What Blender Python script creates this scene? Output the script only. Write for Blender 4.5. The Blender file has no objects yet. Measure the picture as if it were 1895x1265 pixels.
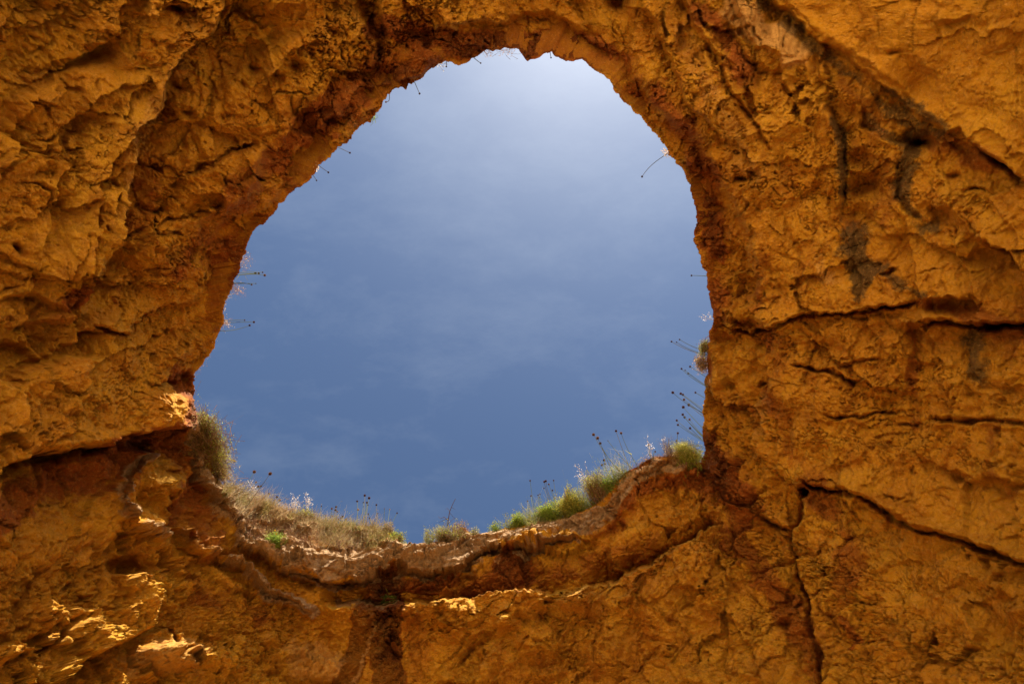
import bpy, math, random
import numpy as np

# ------------------------------------------------------------------ camera, sky, sun, exposure
SC = bpy.context.scene
COL = SC.collection
IW, IH, F = 1895.0, 1265.0, 1053.0          # 20 mm lens on a 36 mm frame
CAMZ = 1.6                                  # eye height above the sand
ZEN = (870.0, 430.0)                        # where straight up falls in the picture

def unit(v):
    v = np.asarray(v, float)
    return v / np.linalg.norm(v)

zc = unit([(ZEN[0] - IW / 2) / F, -(ZEN[1] - IH / 2) / F, -1.0])     # world up, in camera axes
yc = np.array([0.0, 1.0, 0.0]); yc = unit(yc - yc.dot(zc) * zc)
xc = np.cross(yc, zc)
RW = np.stack([xc, yc, zc])                 # camera axes -> world axes

cam_d = bpy.data.cameras.new('camera')
cam = bpy.data.objects.new('camera', cam_d); COL.objects.link(cam)
from mathutils import Matrix, Vector
M = Matrix([list(r) for r in RW]).to_4x4()
M.translation = Vector((0, 0, CAMZ))
cam.matrix_world = M
cam_d.sensor_width = 36.0; cam_d.lens = 36.0 * F / IW
cam_d.clip_start = 0.05; cam_d.clip_end = 3000
SC.camera = cam

SUN_EL, SUN_AZ = 62.0, -23.0                  # degrees; azimuth measured from +Y towards +X
EXPOSURE = 1.60
sd = np.array([math.sin(math.radians(SUN_AZ)) * math.cos(math.radians(SUN_EL)),
               math.cos(math.radians(SUN_AZ)) * math.cos(math.radians(SUN_EL)),
               math.sin(math.radians(SUN_EL))])
sun_d = bpy.data.lights.new('sun', 'SUN')
sun_d.energy = 5.0; sun_d.angle = math.radians(0.55); sun_d.color = (1.0, 0.95, 0.87)
sun = bpy.data.objects.new('sun', sun_d); COL.objects.link(sun)
sun.rotation_euler = Vector(sd).to_track_quat('Z', 'Y').to_euler()
sun.location = (0, 0, 60)

world = bpy.data.worlds.new('World'); SC.world = world; world.use_nodes = True
def build_world():
    nt = world.node_tree; nt.nodes.clear()
    N = nt.nodes.new; L = nt.links.new
    out = N('ShaderNodeOutputWorld'); bg = N('ShaderNodeBackground')
    bg.inputs['Strength'].default_value = 0.10
    sky = N('ShaderNodeTexSky'); sky.sky_type = 'NISHITA'; sky.sun_disc = False
    sky.sun_elevation = math.radians(SUN_EL); sky.sun_rotation = math.radians(SUN_AZ)
    sky.air_density = 1.0; sky.dust_density = 0.6; sky.ozone_density = 1.4
    tint = N('ShaderNodeMixRGB'); tint.blend_type = 'MULTIPLY'; tint.inputs[0].default_value = 1.0
    tint.inputs[2].default_value = (0.335, 0.365, 0.395, 1)
    L(sky.outputs[0], tint.inputs[1])
    tc = N('ShaderNodeTexCoord')
    # thin cirrus veil on a plane high above: direction / z
    sep = N('ShaderNodeSeparateXYZ'); L(tc.outputs['Generated'], sep.inputs[0])
    zz = N('ShaderNodeMath'); zz.operation = 'MAXIMUM'; zz.inputs[1].default_value = 0.08; L(sep.outputs[2], zz.inputs[0])
    dv = N('ShaderNodeVectorMath'); dv.operation = 'DIVIDE'
    cmb = N('ShaderNodeCombineXYZ')
    for k in range(3): L(zz.outputs[0], cmb.inputs[k])
    L(tc.outputs['Generated'], dv.inputs[0]); L(cmb.outputs[0], dv.inputs[1])
    mp = N('ShaderNodeMapping'); mp.inputs['Rotation'].default_value = (0, 0, math.radians(32)); mp.inputs['Scale'].default_value = (1.0, 1.9, 1.0)
    L(dv.outputs[0], mp.inputs[0])
    n1 = N('ShaderNodeTexNoise'); n1.inputs['Scale'].default_value = 3.4; n1.inputs['Detail'].default_value = 10; n1.inputs['Roughness'].default_value = 0.66; n1.inputs['Distortion'].default_value = 0.12
    L(mp.outputs[0], n1.inputs[0])
    r1 = N('ShaderNodeMapRange'); r1.inputs[1].default_value = 0.48; r1.inputs[2].default_value = 0.86; r1.inputs[3].default_value = 0.0; r1.inputs[4].default_value = 1.0; r1.clamp = True
    L(n1.outputs[0], r1.inputs[0])
    # forward scattering of the veil round the sun
    dt = N('ShaderNodeVectorMath'); dt.operation = 'DOT_PRODUCT'; dt.inputs[1].default_value = tuple(sd)
    nrm = N('ShaderNodeVectorMath'); nrm.operation = 'NORMALIZE'; L(tc.outputs['Generated'], nrm.inputs[0]); L(nrm.outputs[0], dt.inputs[0])
    mx = N('ShaderNodeMath'); mx.operation = 'MAXIMUM'; mx.inputs[1].default_value = 0.0; L(dt.outputs['Value'], mx.inputs[0])
    pw = N('ShaderNodeMath'); pw.operation = 'POWER'; pw.inputs[1].default_value = 10.0; L(mx.outputs[0], pw.inputs[0])
    pw2 = N('ShaderNodeMath'); pw2.operation = 'POWER'; pw2.inputs[1].default_value = 130.0; L(mx.outputs[0], pw2.inputs[0])
    # veil = base + cloud*(.25) + glow
    a1 = N('ShaderNodeMath'); a1.operation = 'MULTIPLY_ADD'; a1.inputs[1].default_value = 0.24; a1.inputs[2].default_value = 0.0; L(r1.outputs[0], a1.inputs[0])
    a2 = N('ShaderNodeMath'); a2.operation = 'MULTIPLY_ADD'; a2.inputs[1].default_value = 0.62; L(pw.outputs[0], a2.inputs[0]); L(a1.outputs[0], a2.inputs[2])
    a3 = N('ShaderNodeMath'); a3.operation = 'MULTIPLY_ADD'; a3.inputs[1].default_value = 0.28; L(pw2.outputs[0], a3.inputs[0]); L(a2.outputs[0], a3.inputs[2])
    add = N('ShaderNodeMixRGB'); add.blend_type = 'ADD'; add.inputs[0].default_value = 1.0
    vc = N('ShaderNodeVectorMath'); vc.operation = 'SCALE'; vc.inputs[0].default_value = (1.10, 1.14, 1.04); L(a3.outputs[0], vc.inputs['Scale'])
    L(tint.outputs[0], add.inputs[1]); L(vc.outputs[0], add.inputs[2])
    L(add.outputs[0], bg.inputs[0]); L(bg.outputs[0], out.inputs[0])
build_world()

SC.view_settings.view_transform = 'Standard'
try: SC.view_settings.look = 'None'
except Exception: pass
SC.view_settings.gamma = 1.0; SC.view_settings.use_curve_mapping = False
SC.view_settings.exposure = EXPOSURE
SC.cycles.max_bounces = 10; SC.cycles.diffuse_bounces = 7
SC.cycles.use_adaptive_sampling = False; SC.cycles.use_denoising = True; SC.cycles.denoising_prefilter = 'ACCURATE'
SC.cycles.use_guiding = True; SC.cycles.use_surface_guiding = True; SC.cycles.guiding_training_samples = 128

# ------------------------------------------------------------------ helpers
random.seed(7)
rng = np.random.default_rng(11)

def tag(o, label=None, cat=None, group=None, kind=None):
    if label: o['label'] = label
    if cat: o['category'] = cat
    if group: o['group'] = group
    if kind: o['kind'] = kind
    return o

def ray_t(px, py):
    """picture point -> (x/z, y/z) of its line of sight"""
    px = np.asarray(px, float); py = np.asarray(py, float)
    c = np.stack([(px - IW / 2) / F, -(py - IH / 2) / F, -np.ones_like(px)], -1)
    w = c @ RW.T
    return w[..., 0] / w[..., 2], w[..., 1] / w[..., 2]

# ---- 3-D gradient noise
_perm = rng.permutation(256).astype(np.int32); _perm = np.concatenate([_perm, _perm])
_g = rng.normal(size=(256, 3)).astype(np.float32); _g /= np.linalg.norm(_g, axis=1)[:, None]; _g *= 1.5
def perlin(P):
    out = np.empty(len(P), np.float32); CH = 65536
    for s in range(0, len(P), CH):
        p = P[s:s + CH]; f0 = np.floor(p); f = (p - f0).astype(np.float32); i = f0.astype(np.int32) & 255
        u = f * f * f * (f * (f * 6 - 15) + 10); acc = 0
        for dx in (0, 1):
            a = _perm[(i[:, 0] + dx) & 255]; wx = u[:, 0] if dx else 1 - u[:, 0]; fx = f[:, 0] - dx
            for dy in (0, 1):
                b = _perm[a + ((i[:, 1] + dy) & 255)]; wy = wx * (u[:, 1] if dy else 1 - u[:, 1]); fy = f[:, 1] - dy
                for dz in (0, 1):
                    g = _g[_perm[b + ((i[:, 2] + dz) & 255)]]; fz = f[:, 2] - dz
                    acc = acc + wy * (u[:, 2] if dz else 1 - u[:, 2]) * (g[:, 0] * fx + g[:, 1] * fy + g[:, 2] * fz)
        out[s:s + CH] = acc
    return out
def fbm(P, f, o=4, g=0.5, off=0.0):
    r = 0; a = 1.0; n = 0
    for k in range(o):
        r = r + a * perlin(P * f + off + 17.3 * k); n += a; a *= g; f *= 2.03
    return r / n
def billow(P, f, o=3, g=0.5, off=0.0):
    r = 0; a = 1.0; n = 0
    for k in range(o):
        r = r + a * np.abs(perlin(P * f + off + 9.7 * k)); n += a; a *= g; f *= 2.1
    return r / n
def cells(P, off=0, ident=False):
    """nearest and second nearest feature distance"""
    I = np.empty(len(P), np.float32)
    A = np.empty(len(P), np.float32); B = np.empty(len(P), np.float32); CH = 65536
    for s in range(0, len(P), CH):
        p = (P[s:s + CH] + off); f0 = np.floor(p); f = (p - f0).astype(np.float32); i = f0.astype(np.int32) & 255
        d1 = np.full(len(p), 9, np.float32); d2 = d1.copy(); idv = d1 * 0
        for dx in (-1, 0, 1):
            a = _perm[(i[:, 0] + dx) & 255]
            for dy in (-1, 0, 1):
                b = _perm[a + ((i[:, 1] + dy) & 255)]
                for dz in (-1, 0, 1):
                    g = _g[_perm[b + ((i[:, 2] + dz) & 255)]]
                    d = (dx + .5 + g[:, 0] * .3 - f[:, 0]) ** 2 + (dy + .5 + g[:, 1] * .3 - f[:, 1]) ** 2 + (dz + .5 + g[:, 2] * .3 - f[:, 2]) ** 2
                    if ident: idv = np.where(d < d1, g[:, 0] + .35 * (g[:, 1] * (dx + .5 - f[:, 0]) + g[:, 2] * (dy + .5 - f[:, 1])), idv)
                    d2 = np.minimum(d2, np.maximum(d1, d)); d1 = np.minimum(d1, d)
        A[s:s + CH] = np.sqrt(d1); B[s:s + CH] = np.sqrt(d2); I[s:s + CH] = idv
    return (A, B, I) if ident else (A, B)
def sstep(a, b, x):
    t = np.clip((x - a) / (b - a), 0, 1); return t * t * (3 - 2 * t)

# ------------------------------------------------------------------ the rim of the hole
RIM = [(958,91),(968,103),(975,111),(988,108),(1000,104),(1010,98),(1020,96),(1028,103),(1040,110),(1050,113),(1062,114),(1075,112),
(1085,115),(1096,126),(1110,135),(1125,148),(1134,158),(1140,170),(1152,182),(1165,197),(1180,212),(1195,228),(1210,245),(1222,260),
(1232,275),(1238,285),(1248,295),(1262,310),(1268,325),(1276,340),(1281,362),(1287,385),(1289,405),(1286,425),(1284,440),(1290,455),
(1295,475),(1300,492),(1306,500),(1308,512),(1310,530),(1314,555),(1318,575),(1320,600),(1313,610),(1310,640),(1308,680),(1304,720),
(1301,760),(1301,800),(1303,838),(1300,856),(1282,858),(1262,848),(1240,843),(1215,845),(1195,852),(1180,862),(1160,872),(1140,890),
(1130,905),(1110,925),(1080,943),(1050,955),(1010,962),(980,965),(950,975),(915,981),(885,990),(870,987),(860,975),(850,975),(835,995),(815,1003),(800,1004),(770,1006),
(745,1005),(735,1000),(715,985),(690,975),(650,970),(610,968),(560,955),(520,940),(480,925),(440,915),(415,905),(402,890),(392,850),
(380,820),(371,790),(362,770),(357,750),(358,720),(362,690),(370,680),(378,665),(385,660),(395,645),(405,620),(412,600),(415,580),
(422,555),(430,535),(440,505),(448,480),(455,465),(462,445),(475,425),(490,408),(510,388),(530,365),(550,350),(575,330),(585,318),
(595,302),(610,292),(625,275),(645,262),(660,240),(667,232),(685,225),(695,210),(706,200),(713,182),(716,172),(730,168),(745,163),
(752,166),(756,158),(768,152),(785,140),(803,125),(815,118),(835,113),(847,122),(852,121),(865,113),(885,105),(895,98),(903,92),
(912,95),(920,92),(935,88),(945,90)]
CX, CY = 860.0, 520.0
_r = np.array(RIM, float); _th = np.arctan2(_r[:, 1] - CY, _r[:, 0] - CX); _ro = np.hypot(_r[:, 1] - CY, _r[:, 0] - CX)
_k = np.argsort(_th); _th = _th[_k]; _ro = _ro[_k]
_th = np.concatenate([_th - 2 * math.pi, _th, _th + 2 * math.pi]); _ro = np.tile(_ro, 3)
def rim_r(th): return np.interp(th, _th, _ro)

# ------------------------------------------------------------------ large shape: height above the eye by line of sight
ZC = [(950,90,9.5),(700,185,9.7),(450,455,9.9),(360,720,10.1),(1300,850,10.2),(1320,600,9.8),(1200,235,9.5),(1290,400,9.6),
(780,1005,10.9),(900,985,10.9),(650,970,11.3),(560,955,11.3),(430,910,11.1),(1060,955,10.7),(1160,872,10.4),(1000,965,10.8),
(420,960,10.5),(500,1020,10.2),(600,1032,10.1),(700,1040,10.05),(780,1055,10.0),(850,1045,10.0),(1000,1010,10.05),(1100,970,10.05),(1200,910,10.0),
(600,1100,9.65),(780,1110,9.6),(950,1088,9.5),(1130,1078,9.4),(1270,1000,9.2),
(600,1180,9.3),(800,1190,9.1),(1000,1180,8.95),(780,1265,8.4),(600,1265,8.5),(1000,1265,8.3),(1200,1265,8.0),(780,1500,6.4),
(950,0,9.25),(950,-100,8.7),(950,-280,7.9),(700,40,9.3),(500,100,9.1),(300,0,8.4),(0,0,7.3),(-250,-250,6.0),(250,250,8.9),(200,430,8.6),(0,430,7.6),(-250,430,6.1),
(300,640,9.3),(100,700,7.9),(0,700,7.2),(0,900,6.7),(200,900,8.2),(300,880,9.2),(150,1100,7.2),(0,1265,5.9),(300,1265,7.5),(-250,1500,4.3),(300,1500,5.8),
(1450,0,8.7),(1600,100,8.0),(1895,0,6.6),(2150,-250,5.4),(1400,300,9.0),(1600,300,8.1),(1895,300,6.7),(2150,430,5.2),
(1450,590,9.0),(1650,600,7.9),(1895,630,6.6),(1450,800,8.8),(1650,800,7.7),(1895,900,6.0),(1400,1000,8.7),(1500,1000,8.0),(1650,1100,6.8),(1895,1265,5.2),(1500,1265,6.9),(2150,1500,3.9),(1400,1500,5.6),(2150,900,4.6)]
_zc = np.array(ZC, float); _zx = _zc[:, :2] / 500.0
def _tps(r2): return 0.5 * r2 * np.log(r2 + 1e-9)
_A = _tps(((_zx[:, None] - _zx[None]) ** 2).sum(-1)) + np.eye(len(_zx)) * 0.004
_Pm = np.concatenate([np.ones((len(_zx), 1)), _zx], 1)
_S = np.block([[_A, _Pm], [_Pm.T, np.zeros((3, 3))]])
_w = np.linalg.solve(_S, np.concatenate([_zc[:, 2], np.zeros(3)]))
def macro_z(px, py):
    sh = np.shape(px); q = np.stack([np.ravel(px), np.ravel(py)], -1) / 500.0; out = np.empty(len(q))
    for s in range(0, len(q), 200000):
        c = q[s:s + 200000]; v = _w[-3] + c @ _w[-2:]
        for j in range(len(_zx)):
            v = v + _w[j] * _tps(((c - _zx[j]) ** 2).sum(-1))
        out[s:s + 200000] = v
    return out.reshape(sh)

# ------------------------------------------------------------------ grid of the rock surface (rim outwards)
NT, NR, NX = 2600, 400, 30
def outer_r(th, m):
    c, s = np.cos(th), np.sin(th)
    tx = np.where(c > 0, (IW + m - CX), (CX + m)) / np.maximum(np.abs(c), 1e-6)
    ty = np.where(s > 0, (IH + m - CY), (CY + m)) / np.maximum(np.abs(s), 1e-6)
    return (tx ** -6 + ty ** -6) ** (-1 / 6.0) if m > 100 else np.minimum(tx, ty)
_tt = np.linspace(-math.pi, math.pi, 20001); _dens = outer_r(_tt, 20) ** 0.85; _cd = np.concatenate([[0], np.cumsum((_dens[1:] + _dens[:-1]) / 2)]); _cd /= _cd[-1]
TH = np.interp((np.arange(NT)) / NT, _cd, _tt)
rag = np.stack([np.cos(TH) * 7, np.sin(TH) * 7, np.zeros(NT)], -1)
rough_rim = np.where((TH > 0.75) & (TH < 2.6), 0.35, 1.0)
RR = rim_r(TH) + rough_rim * (perlin(rag * 2.2 + 3.1) * 4 + perlin(rag * 6 + 7.7) * 3.5 + np.abs(perlin(rag * 14 + 1.2)) * 3 - 1.0 + perlin(rag * 34) * .9)
RO = np.maximum(outer_r(TH, 14), RR + 60); RO2 = outer_r(TH, 260)
rad = np.concatenate([RR[None] + (RO - RR)[None] * np.linspace(0, 1, NR)[:, None] ** 0.93,
                      RO[None] + (RO2 - RO)[None] * (np.linspace(0, 1, NX + 1)[1:, None])], 0)
NRT = NR + NX
PX = CX + rad * np.cos(TH)[None]; PY = CY + rad * np.sin(TH)[None]
Z0 = macro_z(PX, PY)
TX, TY = ray_t(PX, PY)
P0 = np.stack([TX * Z0, TY * Z0, Z0 + CAMZ], -1)
def grid_normals(P):
    du = np.roll(P, -1, 1) - np.roll(P, 1, 1); dv = np.empty_like(P); dv[1:-1] = P[2:] - P[:-2]; dv[0] = P[1] - P[0]; dv[-1] = P[-1] - P[-2]
    n = np.cross(du, dv); n /= np.linalg.norm(n, axis=-1, keepdims=True) + 1e-12
    s = np.sign((n * (np.array([0, 0, CAMZ]) - P)).sum(-1, keepdims=True)); return n * s
N0 = grid_normals(P0)
PF = P0.reshape(-1, 3).astype(np.float32)
X = PX.ravel().astype(np.float32); Y = PY.ravel().astype(np.float32)
EDGE = (rad - RR[None]).ravel().astype(np.float32)          # picture distance from the rim
# the drawn features follow wavering lines
W1 = fbm(PF, 1.6, 3, 0.55, 5.0); W2 = fbm(PF, 1.6, 3, 0.55, 55.0)
W3 = fbm(PF, 6.5, 3, .6, 25.0); W4 = fbm(PF, 6.5, 3, .6, 35.0)
XW = X + W1 * 15 + W3 * 9; YW = Y + W2 * 15 + W4 * 9
D = np.zeros(len(X), np.float32)
iron = np.zeros_like(D); lich = np.zeros_like(D); pale = np.zeros_like(D); crust = np.zeros_like(D); smooth = np.zeros_like(D)

def line(pts, reach, warp=True):
    """indices near a polyline, distance, side and position along it"""
    pts = np.array(pts, np.float32); x, y = (XW, YW) if warp else (X, Y)
    lo = pts.min(0) - reach; hi = pts.max(0) + reach
    ix = np.nonzero((x > lo[0]) & (x < hi[0]) & (y > lo[1]) & (y < hi[1]))[0]
    x = x[ix]; y = y[ix]; best = np.full(len(ix), 1e9, np.float32); side = np.zeros(len(ix), np.float32); al = np.zeros(len(ix), np.float32)
    seg = np.hypot(*(pts[1:] - pts[:-1]).T); cum = np.concatenate([[0], np.cumsum(seg)])
    for k in range(len(pts) - 1):
        a = pts[k]; d = pts[k + 1] - a; L2 = float(d @ d)
        t = np.clip(((x - a[0]) * d[0] + (y - a[1]) * d[1]) / L2, 0, 1)
        dd = np.hypot(x - a[0] - t * d[0], y - a[1] - t * d[1]); m = dd < best
        best = np.where(m, dd, best); side = np.where(m, np.sign(d[0] * (y - a[1]) - d[1] * (x - a[0])), side)
        al = np.where(m, (cum[k] + t * seg[k]) / cum[-1], al)
    return ix, best, side, al, cum[-1]
def taper(al, L, e=45.0):
    k = min(0.45, e / L); return sstep(0, k, al) * sstep(0, k, 1 - al)
def crack(pts, w, depth, e=45, lips=0.25):
    w = w * .52; depth = depth * .5
    ix, d, s, al, L = line(pts, w * 7)
    v = 0.65 + 0.9 * np.abs(W1[ix] * 2.2); tp = taper(al, L, e)
    D[ix] -= depth * tp * v * np.exp(-(d / (w * (0.6 + 0.8 * tp))) ** 2) - depth * lips * tp * np.exp(-((d - w * 2.6) / (w * 1.8)) ** 2)
def step(pts, h, hint, up=70.0, down=45.0, w=5.0, e=60, under=0.5):
    """the side of the line that holds the hint stands proud, the other side is cut back"""
    ix, d, s, al, L = line(pts, max(up, down) * 3)
    P = np.array(pts, float); k = int(np.argmin(((P[1:] + P[:-1]) / 2 - np.array(hint) @ np.eye(2)).__pow__(2).sum(1)))
    dv = P[k + 1] - P[k]; hs = np.sign(dv[0] * (hint[1] - P[k][1]) - dv[1] * (hint[0] - P[k][0]))
    sd_ = d * s * hs; tp = taper(al, L, e)
    hi = h * (1 - under) * np.exp(-np.maximum(sd_, 0) / up) * sstep(-w, w, sd_)
    lo = -h * under * np.exp(-np.maximum(-sd_, 0) / down) * (1 - sstep(-w, w, sd_))
    D[ix] += tp * (hi + lo)
def paint(arr, pts, w, v=1.0, soft=0.5, rag_=0.6, warp=True):
    if v >= .95 and w in (22, 32): soft, rag_ = .2, .3; v = 1.6
    ix, d, s, al, L = line(pts, w * 1.8, warp)
    q = d / w + W2[ix] * rag_ * 1.6 + FN[ix] * 0.45 * rag_
    arr[ix] = np.maximum(arr[ix], v * (1 - sstep(1 - soft, 1 + soft * 0.6, q)))
def dent(x, y, rx, ry, depth, rot=0.0, p=1.0, hard=1.0):
    c, s = math.cos(rot), math.sin(rot); m = max(rx, ry) * 2.2
    ix = np.nonzero((np.abs(XW - x) < m) & (np.abs(YW - y) < m))[0]
    a = (XW[ix] - x) * c + (YW[ix] - y) * s; b = -(XW[ix] - x) * s + (YW[ix] - y) * c
    q = (a / rx) ** 2 + (b / ry) ** 2
    D[ix] -= depth * np.exp(-q ** (1.0 * hard))
def inside(poly, x, y):
    r = np.zeros(len(x), bool); n = len(poly)
    for i in range(n):
        x1, y1 = poly[i]; x2, y2 = poly[(i + 1) % n]
        if y1 == y2: continue
        r ^= ((y1 > y) != (y2 > y)) & (x < (x2 - x1) * (y - y1) / (y2 - y1) + x1)
    return r
FN = fbm(PF, 7.0, 3, 0.6, 80.0) * 2.0

# ---------------- picture-left mass
step([(430,-40),(395,60),(340,100),(315,150),(300,200),(250,240),(245,300),(235,345),(225,400),(215,440),(190,490),(180,545),(150,585)], .85, (200,250), 110, 90, 4)
step([(700,20),(600,40),(520,75),(430,140),(390,200),(350,280),(330,330),(320,400)], .16, (560,120), 60, 40, 16)
crack([(335,330),(370,315),(400,303),(440,281),(490,266)], 6, .26)
step([(310,345),(370,318),(440,284),(500,262)], .2, (430,330), 50, 30, 5)
crack([(280,425),(310,405),(360,400),(405,383)], 5, .2)
crack([(235,388),(262,376),(290,388),(320,386)], 5, .18)
crack([(0,188),(60,160),(120,133),(170,105),(205,85)], 7, .16)
step([(0,188),(60,160),(120,133),(170,105),(205,85)], .2, (90,190), 60, 40, 6)
step([(20,170),(70,130),(120,110),(200,60)], .12, (60,80), 40, 30, 10)
dent(185,95,30,16,.2,-.4); dent(130,238,24,30,.12); crack([(165,165),(172,140),(180,125)], 4, .12)
step([(118,250),(122,222),(140,211),(195,213)], .16, (90,220), 30, 26, 4)
crack([(290,20),(310,10),(345,8)], 5, .2); dent(332,12,14,8,.2)
for x, y, r, d in ((470,131,12,.2),(515,145,11,.18),(455,158,9,.12),(408,222,9,.14),(548,128,12,.16),(335,163,12,.16),(350,205,10,.15),(580,105,9,.1),
                   (260,385,9,.14),(40,460,9,.24),(347,265,8,.1),(625,60,14,.12)): dent(x, y, r, r * .75, d, .4)
crack([(0,352),(30,337),(60,335),(85,350),(88,400)], 5, .14); crack([(45,262),(75,255),(100,238),(112,236)], 4, .14)
crack([(0,550),(25,540),(60,525)], 5, .14)
step([(95,455),(70,470),(62,500),(90,500)], .14, (150,480), 30, 22, 5)
step([(0,573),(34,556),(85,550),(120,570),(150,565)], .26, (60,500), 70, 40, 5)
crack([(0,573),(34,556),(85,550)], 6, .2)
step([(10,610),(50,606),(110,590),(150,590),(190,560)], .26, (70,560), 60, 40, 6)
step([(0,716),(20,702),(68,671),(112,668),(170,663),(205,655)], .36, (100,720), 90, 50, 5)
crack([(0,720),(20,704),(68,672),(112,668)], 10, .32, 20)
dent(40,655,60,30,.28,-.4)
step([(88,660),(136,637),(170,617),(204,612),(238,615),(279,588),(340,570),(380,555)], .34, (120,600), 70, 45, 5)
crack([(120,645),(170,617),(204,612),(238,615),(279,588),(320,574)], 6, .24)
dent(215,490,32,22,.24,.5); crack([(194,470),(182,508),(200,520),(222,514)], 7, .2)
crack([(185,470),(225,440),(262,423),(285,410)], 5, .2)
crack([(238,654),(265,648),(306,630),(340,612)], 6, .22); crack([(306,644),(325,625),(350,608)], 6, .2)
crack([(275,724),(300,712),(345,702)], 7, .24); dent(330,712,30,12,.2,-.3)
crack([(240,520),(262,503),(300,492),(320,480)], 4, .14)
step([(30,830),(120,745),(215,700),(240,720),(250,700)], .14, (140,800), 60, 50, 10)
# big overhang that ends the mass
step([(-40,880),(0,868),(50,850),(68,837),(130,833),(170,828),(221,811),(245,801),(285,794),(340,784),(362,770)], 1.0, (120,760), 130, 85, 5, under=.62)
crack([(40,858),(68,840),(130,838),(170,832),(215,818)], 12, .5, 30)
dent(262,822,26,9,.3,-.1); dent(275,826,14,6,.25)
# inner bevel round the rim, picture left and top
step([(705,45),(640,120),(560,200),(500,270),(470,330),(430,400),(400,470),(390,560),(360,640),(330,700)], .2, (450,200), 90, 60, 22)
step([(640,175),(700,160),(760,150),(790,125),(840,110)], .35, (720,60), 50, 60, 5)
step([(720,180),(712,205),(690,228),(650,250),(590,300)], .14, (640,200), 40, 20, 5)
dent(715,140,24,20,.3,.6); dent(690,155,22,18,.3); crack([(570,235),(600,225),(630,215),(655,190)], 5, .2)
step([(560,235),(590,232),(640,210),(660,185)], .25, (560,180), 50, 36, 5)
# notch at the top
step([(640,-30),(660,20),(684,55),(700,95),(706,150)], .34, (610,60), 60, 30, 8)
step([(690,-30),(705,30),(712,60),(708,100)], .3, (760,40), 60, 26, 8)
step([(712,58),(770,52),(850,50),(900,35),(1000,30),(1050,50),(1120,62)], .22, (850,0), 60, 50, 8)
crack([(1000,48),(1035,52),(1060,47)], 4, .12); crack([(980,30),(1010,45),(1030,52)], 3, .1)
dent(1142,4,15,12,.5); crack([(1134,35),(1138,60),(1146,75)], 4, .15); crack([(895,40),(940,45),(990,60)], 4, .1)
step([(1060,60),(1110,85),(1135,100),(1150,108)], .2, (1150,50), 50, 40, 6)
# ridge and bevel on the picture-right of the rim
step([(1150,105),(1165,150),(1210,205),(1252,235),(1290,262),(1320,320),(1350,380),(1385,430),(1400,500),(1410,560)], .3, (1330,240), 80, 60, 18)
step([(1270,-30),(1300,60),(1340,140),(1395,240),(1425,310),(1440,380)], .22, (1280,150), 60, 50, 20)
crack([(1290,100),(1305,90)], 4, .1); dent(1375,330,12,8,.22); dent(1398,322,8,10,.15); dent(1328,386,9,6,.2); dent(1392,395,14,22,.1)
crack([(1380,110),(1400,130),(1440,140)], 4, .08)
step([(1330,-10),(1360,60),(1392,118),(1425,135),(1470,120),(1508,112)], .13, (1440,70), 60, 30, 4)
# slab in the upper right corner, with the crevice under it
SLAB = [(1400,-40),(1440,10),(1475,40),(1510,70),(1560,95),(1610,135),(1660,180),(1712,222),(1745,248),(1775,238),(1800,262),(1833,289),(1870,318),(1920,352)]
step(SLAB, .26, (1750,120), 200, 40, 5, under=.3)
crack([(1480,40),(1530,75),(1585,108),(1640,150),(1700,205),(1740,240)], 9, .12)
crack([(1790,255),(1833,289),(1870,318),(1920,352)], 9, .45, 60)
dent(1700,175,55,38,.16,.4); dent(1610,85,20,40,.1,-.5); step([(1715,60),(1760,35),(1800,25),(1815,50)], .1, (1780,0), 30, 40, 6)
step([(1640,90),(1680,95),(1700,130),(1730,150)], .1, (1760,100), 60, 40, 14)
dent(1658,97,14,5,.1)
crack([(1537,218),(1554,272),(1557,340),(1554,430)], 7, .16); crack([(1525,170),(1530,200),(1540,225)], 7, .14)
step([(1525,165),(1537,218),(1554,272),(1557,340),(1554,430)], .3, (1480,300), 80, 40, 6)
dent(1690,266,18,12,.35); crack([(1660,262),(1663,306),(1656,360),(1680,391),(1707,415)], 8, .14)
step([(1620,250),(1658,262),(1700,270),(1740,262),(1800,290)], .2, (1720,330), 60, 26, 5)
dent(1595,300,40,26,.2); dent(1590,350,46,20,.3,-.3); dent(1585,400,30,20,.2); crack([(1590,190),(1600,230),(1625,240)], 7, .25)
step([(1720,375),(1740,395),(1755,405)], .16, (1760,370), 26, 20, 4); dent(1735,400,24,14,.14,.4)
crack([(1770,355),(1820,352),(1850,360)], 4, .12); crack([(1620,510),(1650,502),(1668,498)], 6, .26)
step([(1790,425),(1816,444),(1867,481),(1920,515)], .5, (1880,440), 70, 50, 5); crack([(1810,438),(1867,481),(1920,515)], 7, .3)
crack([(1785,510),(1830,505)], 4, .1); crack([(1690,505),(1740,492),(1760,485)], 3, .1)
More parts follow.
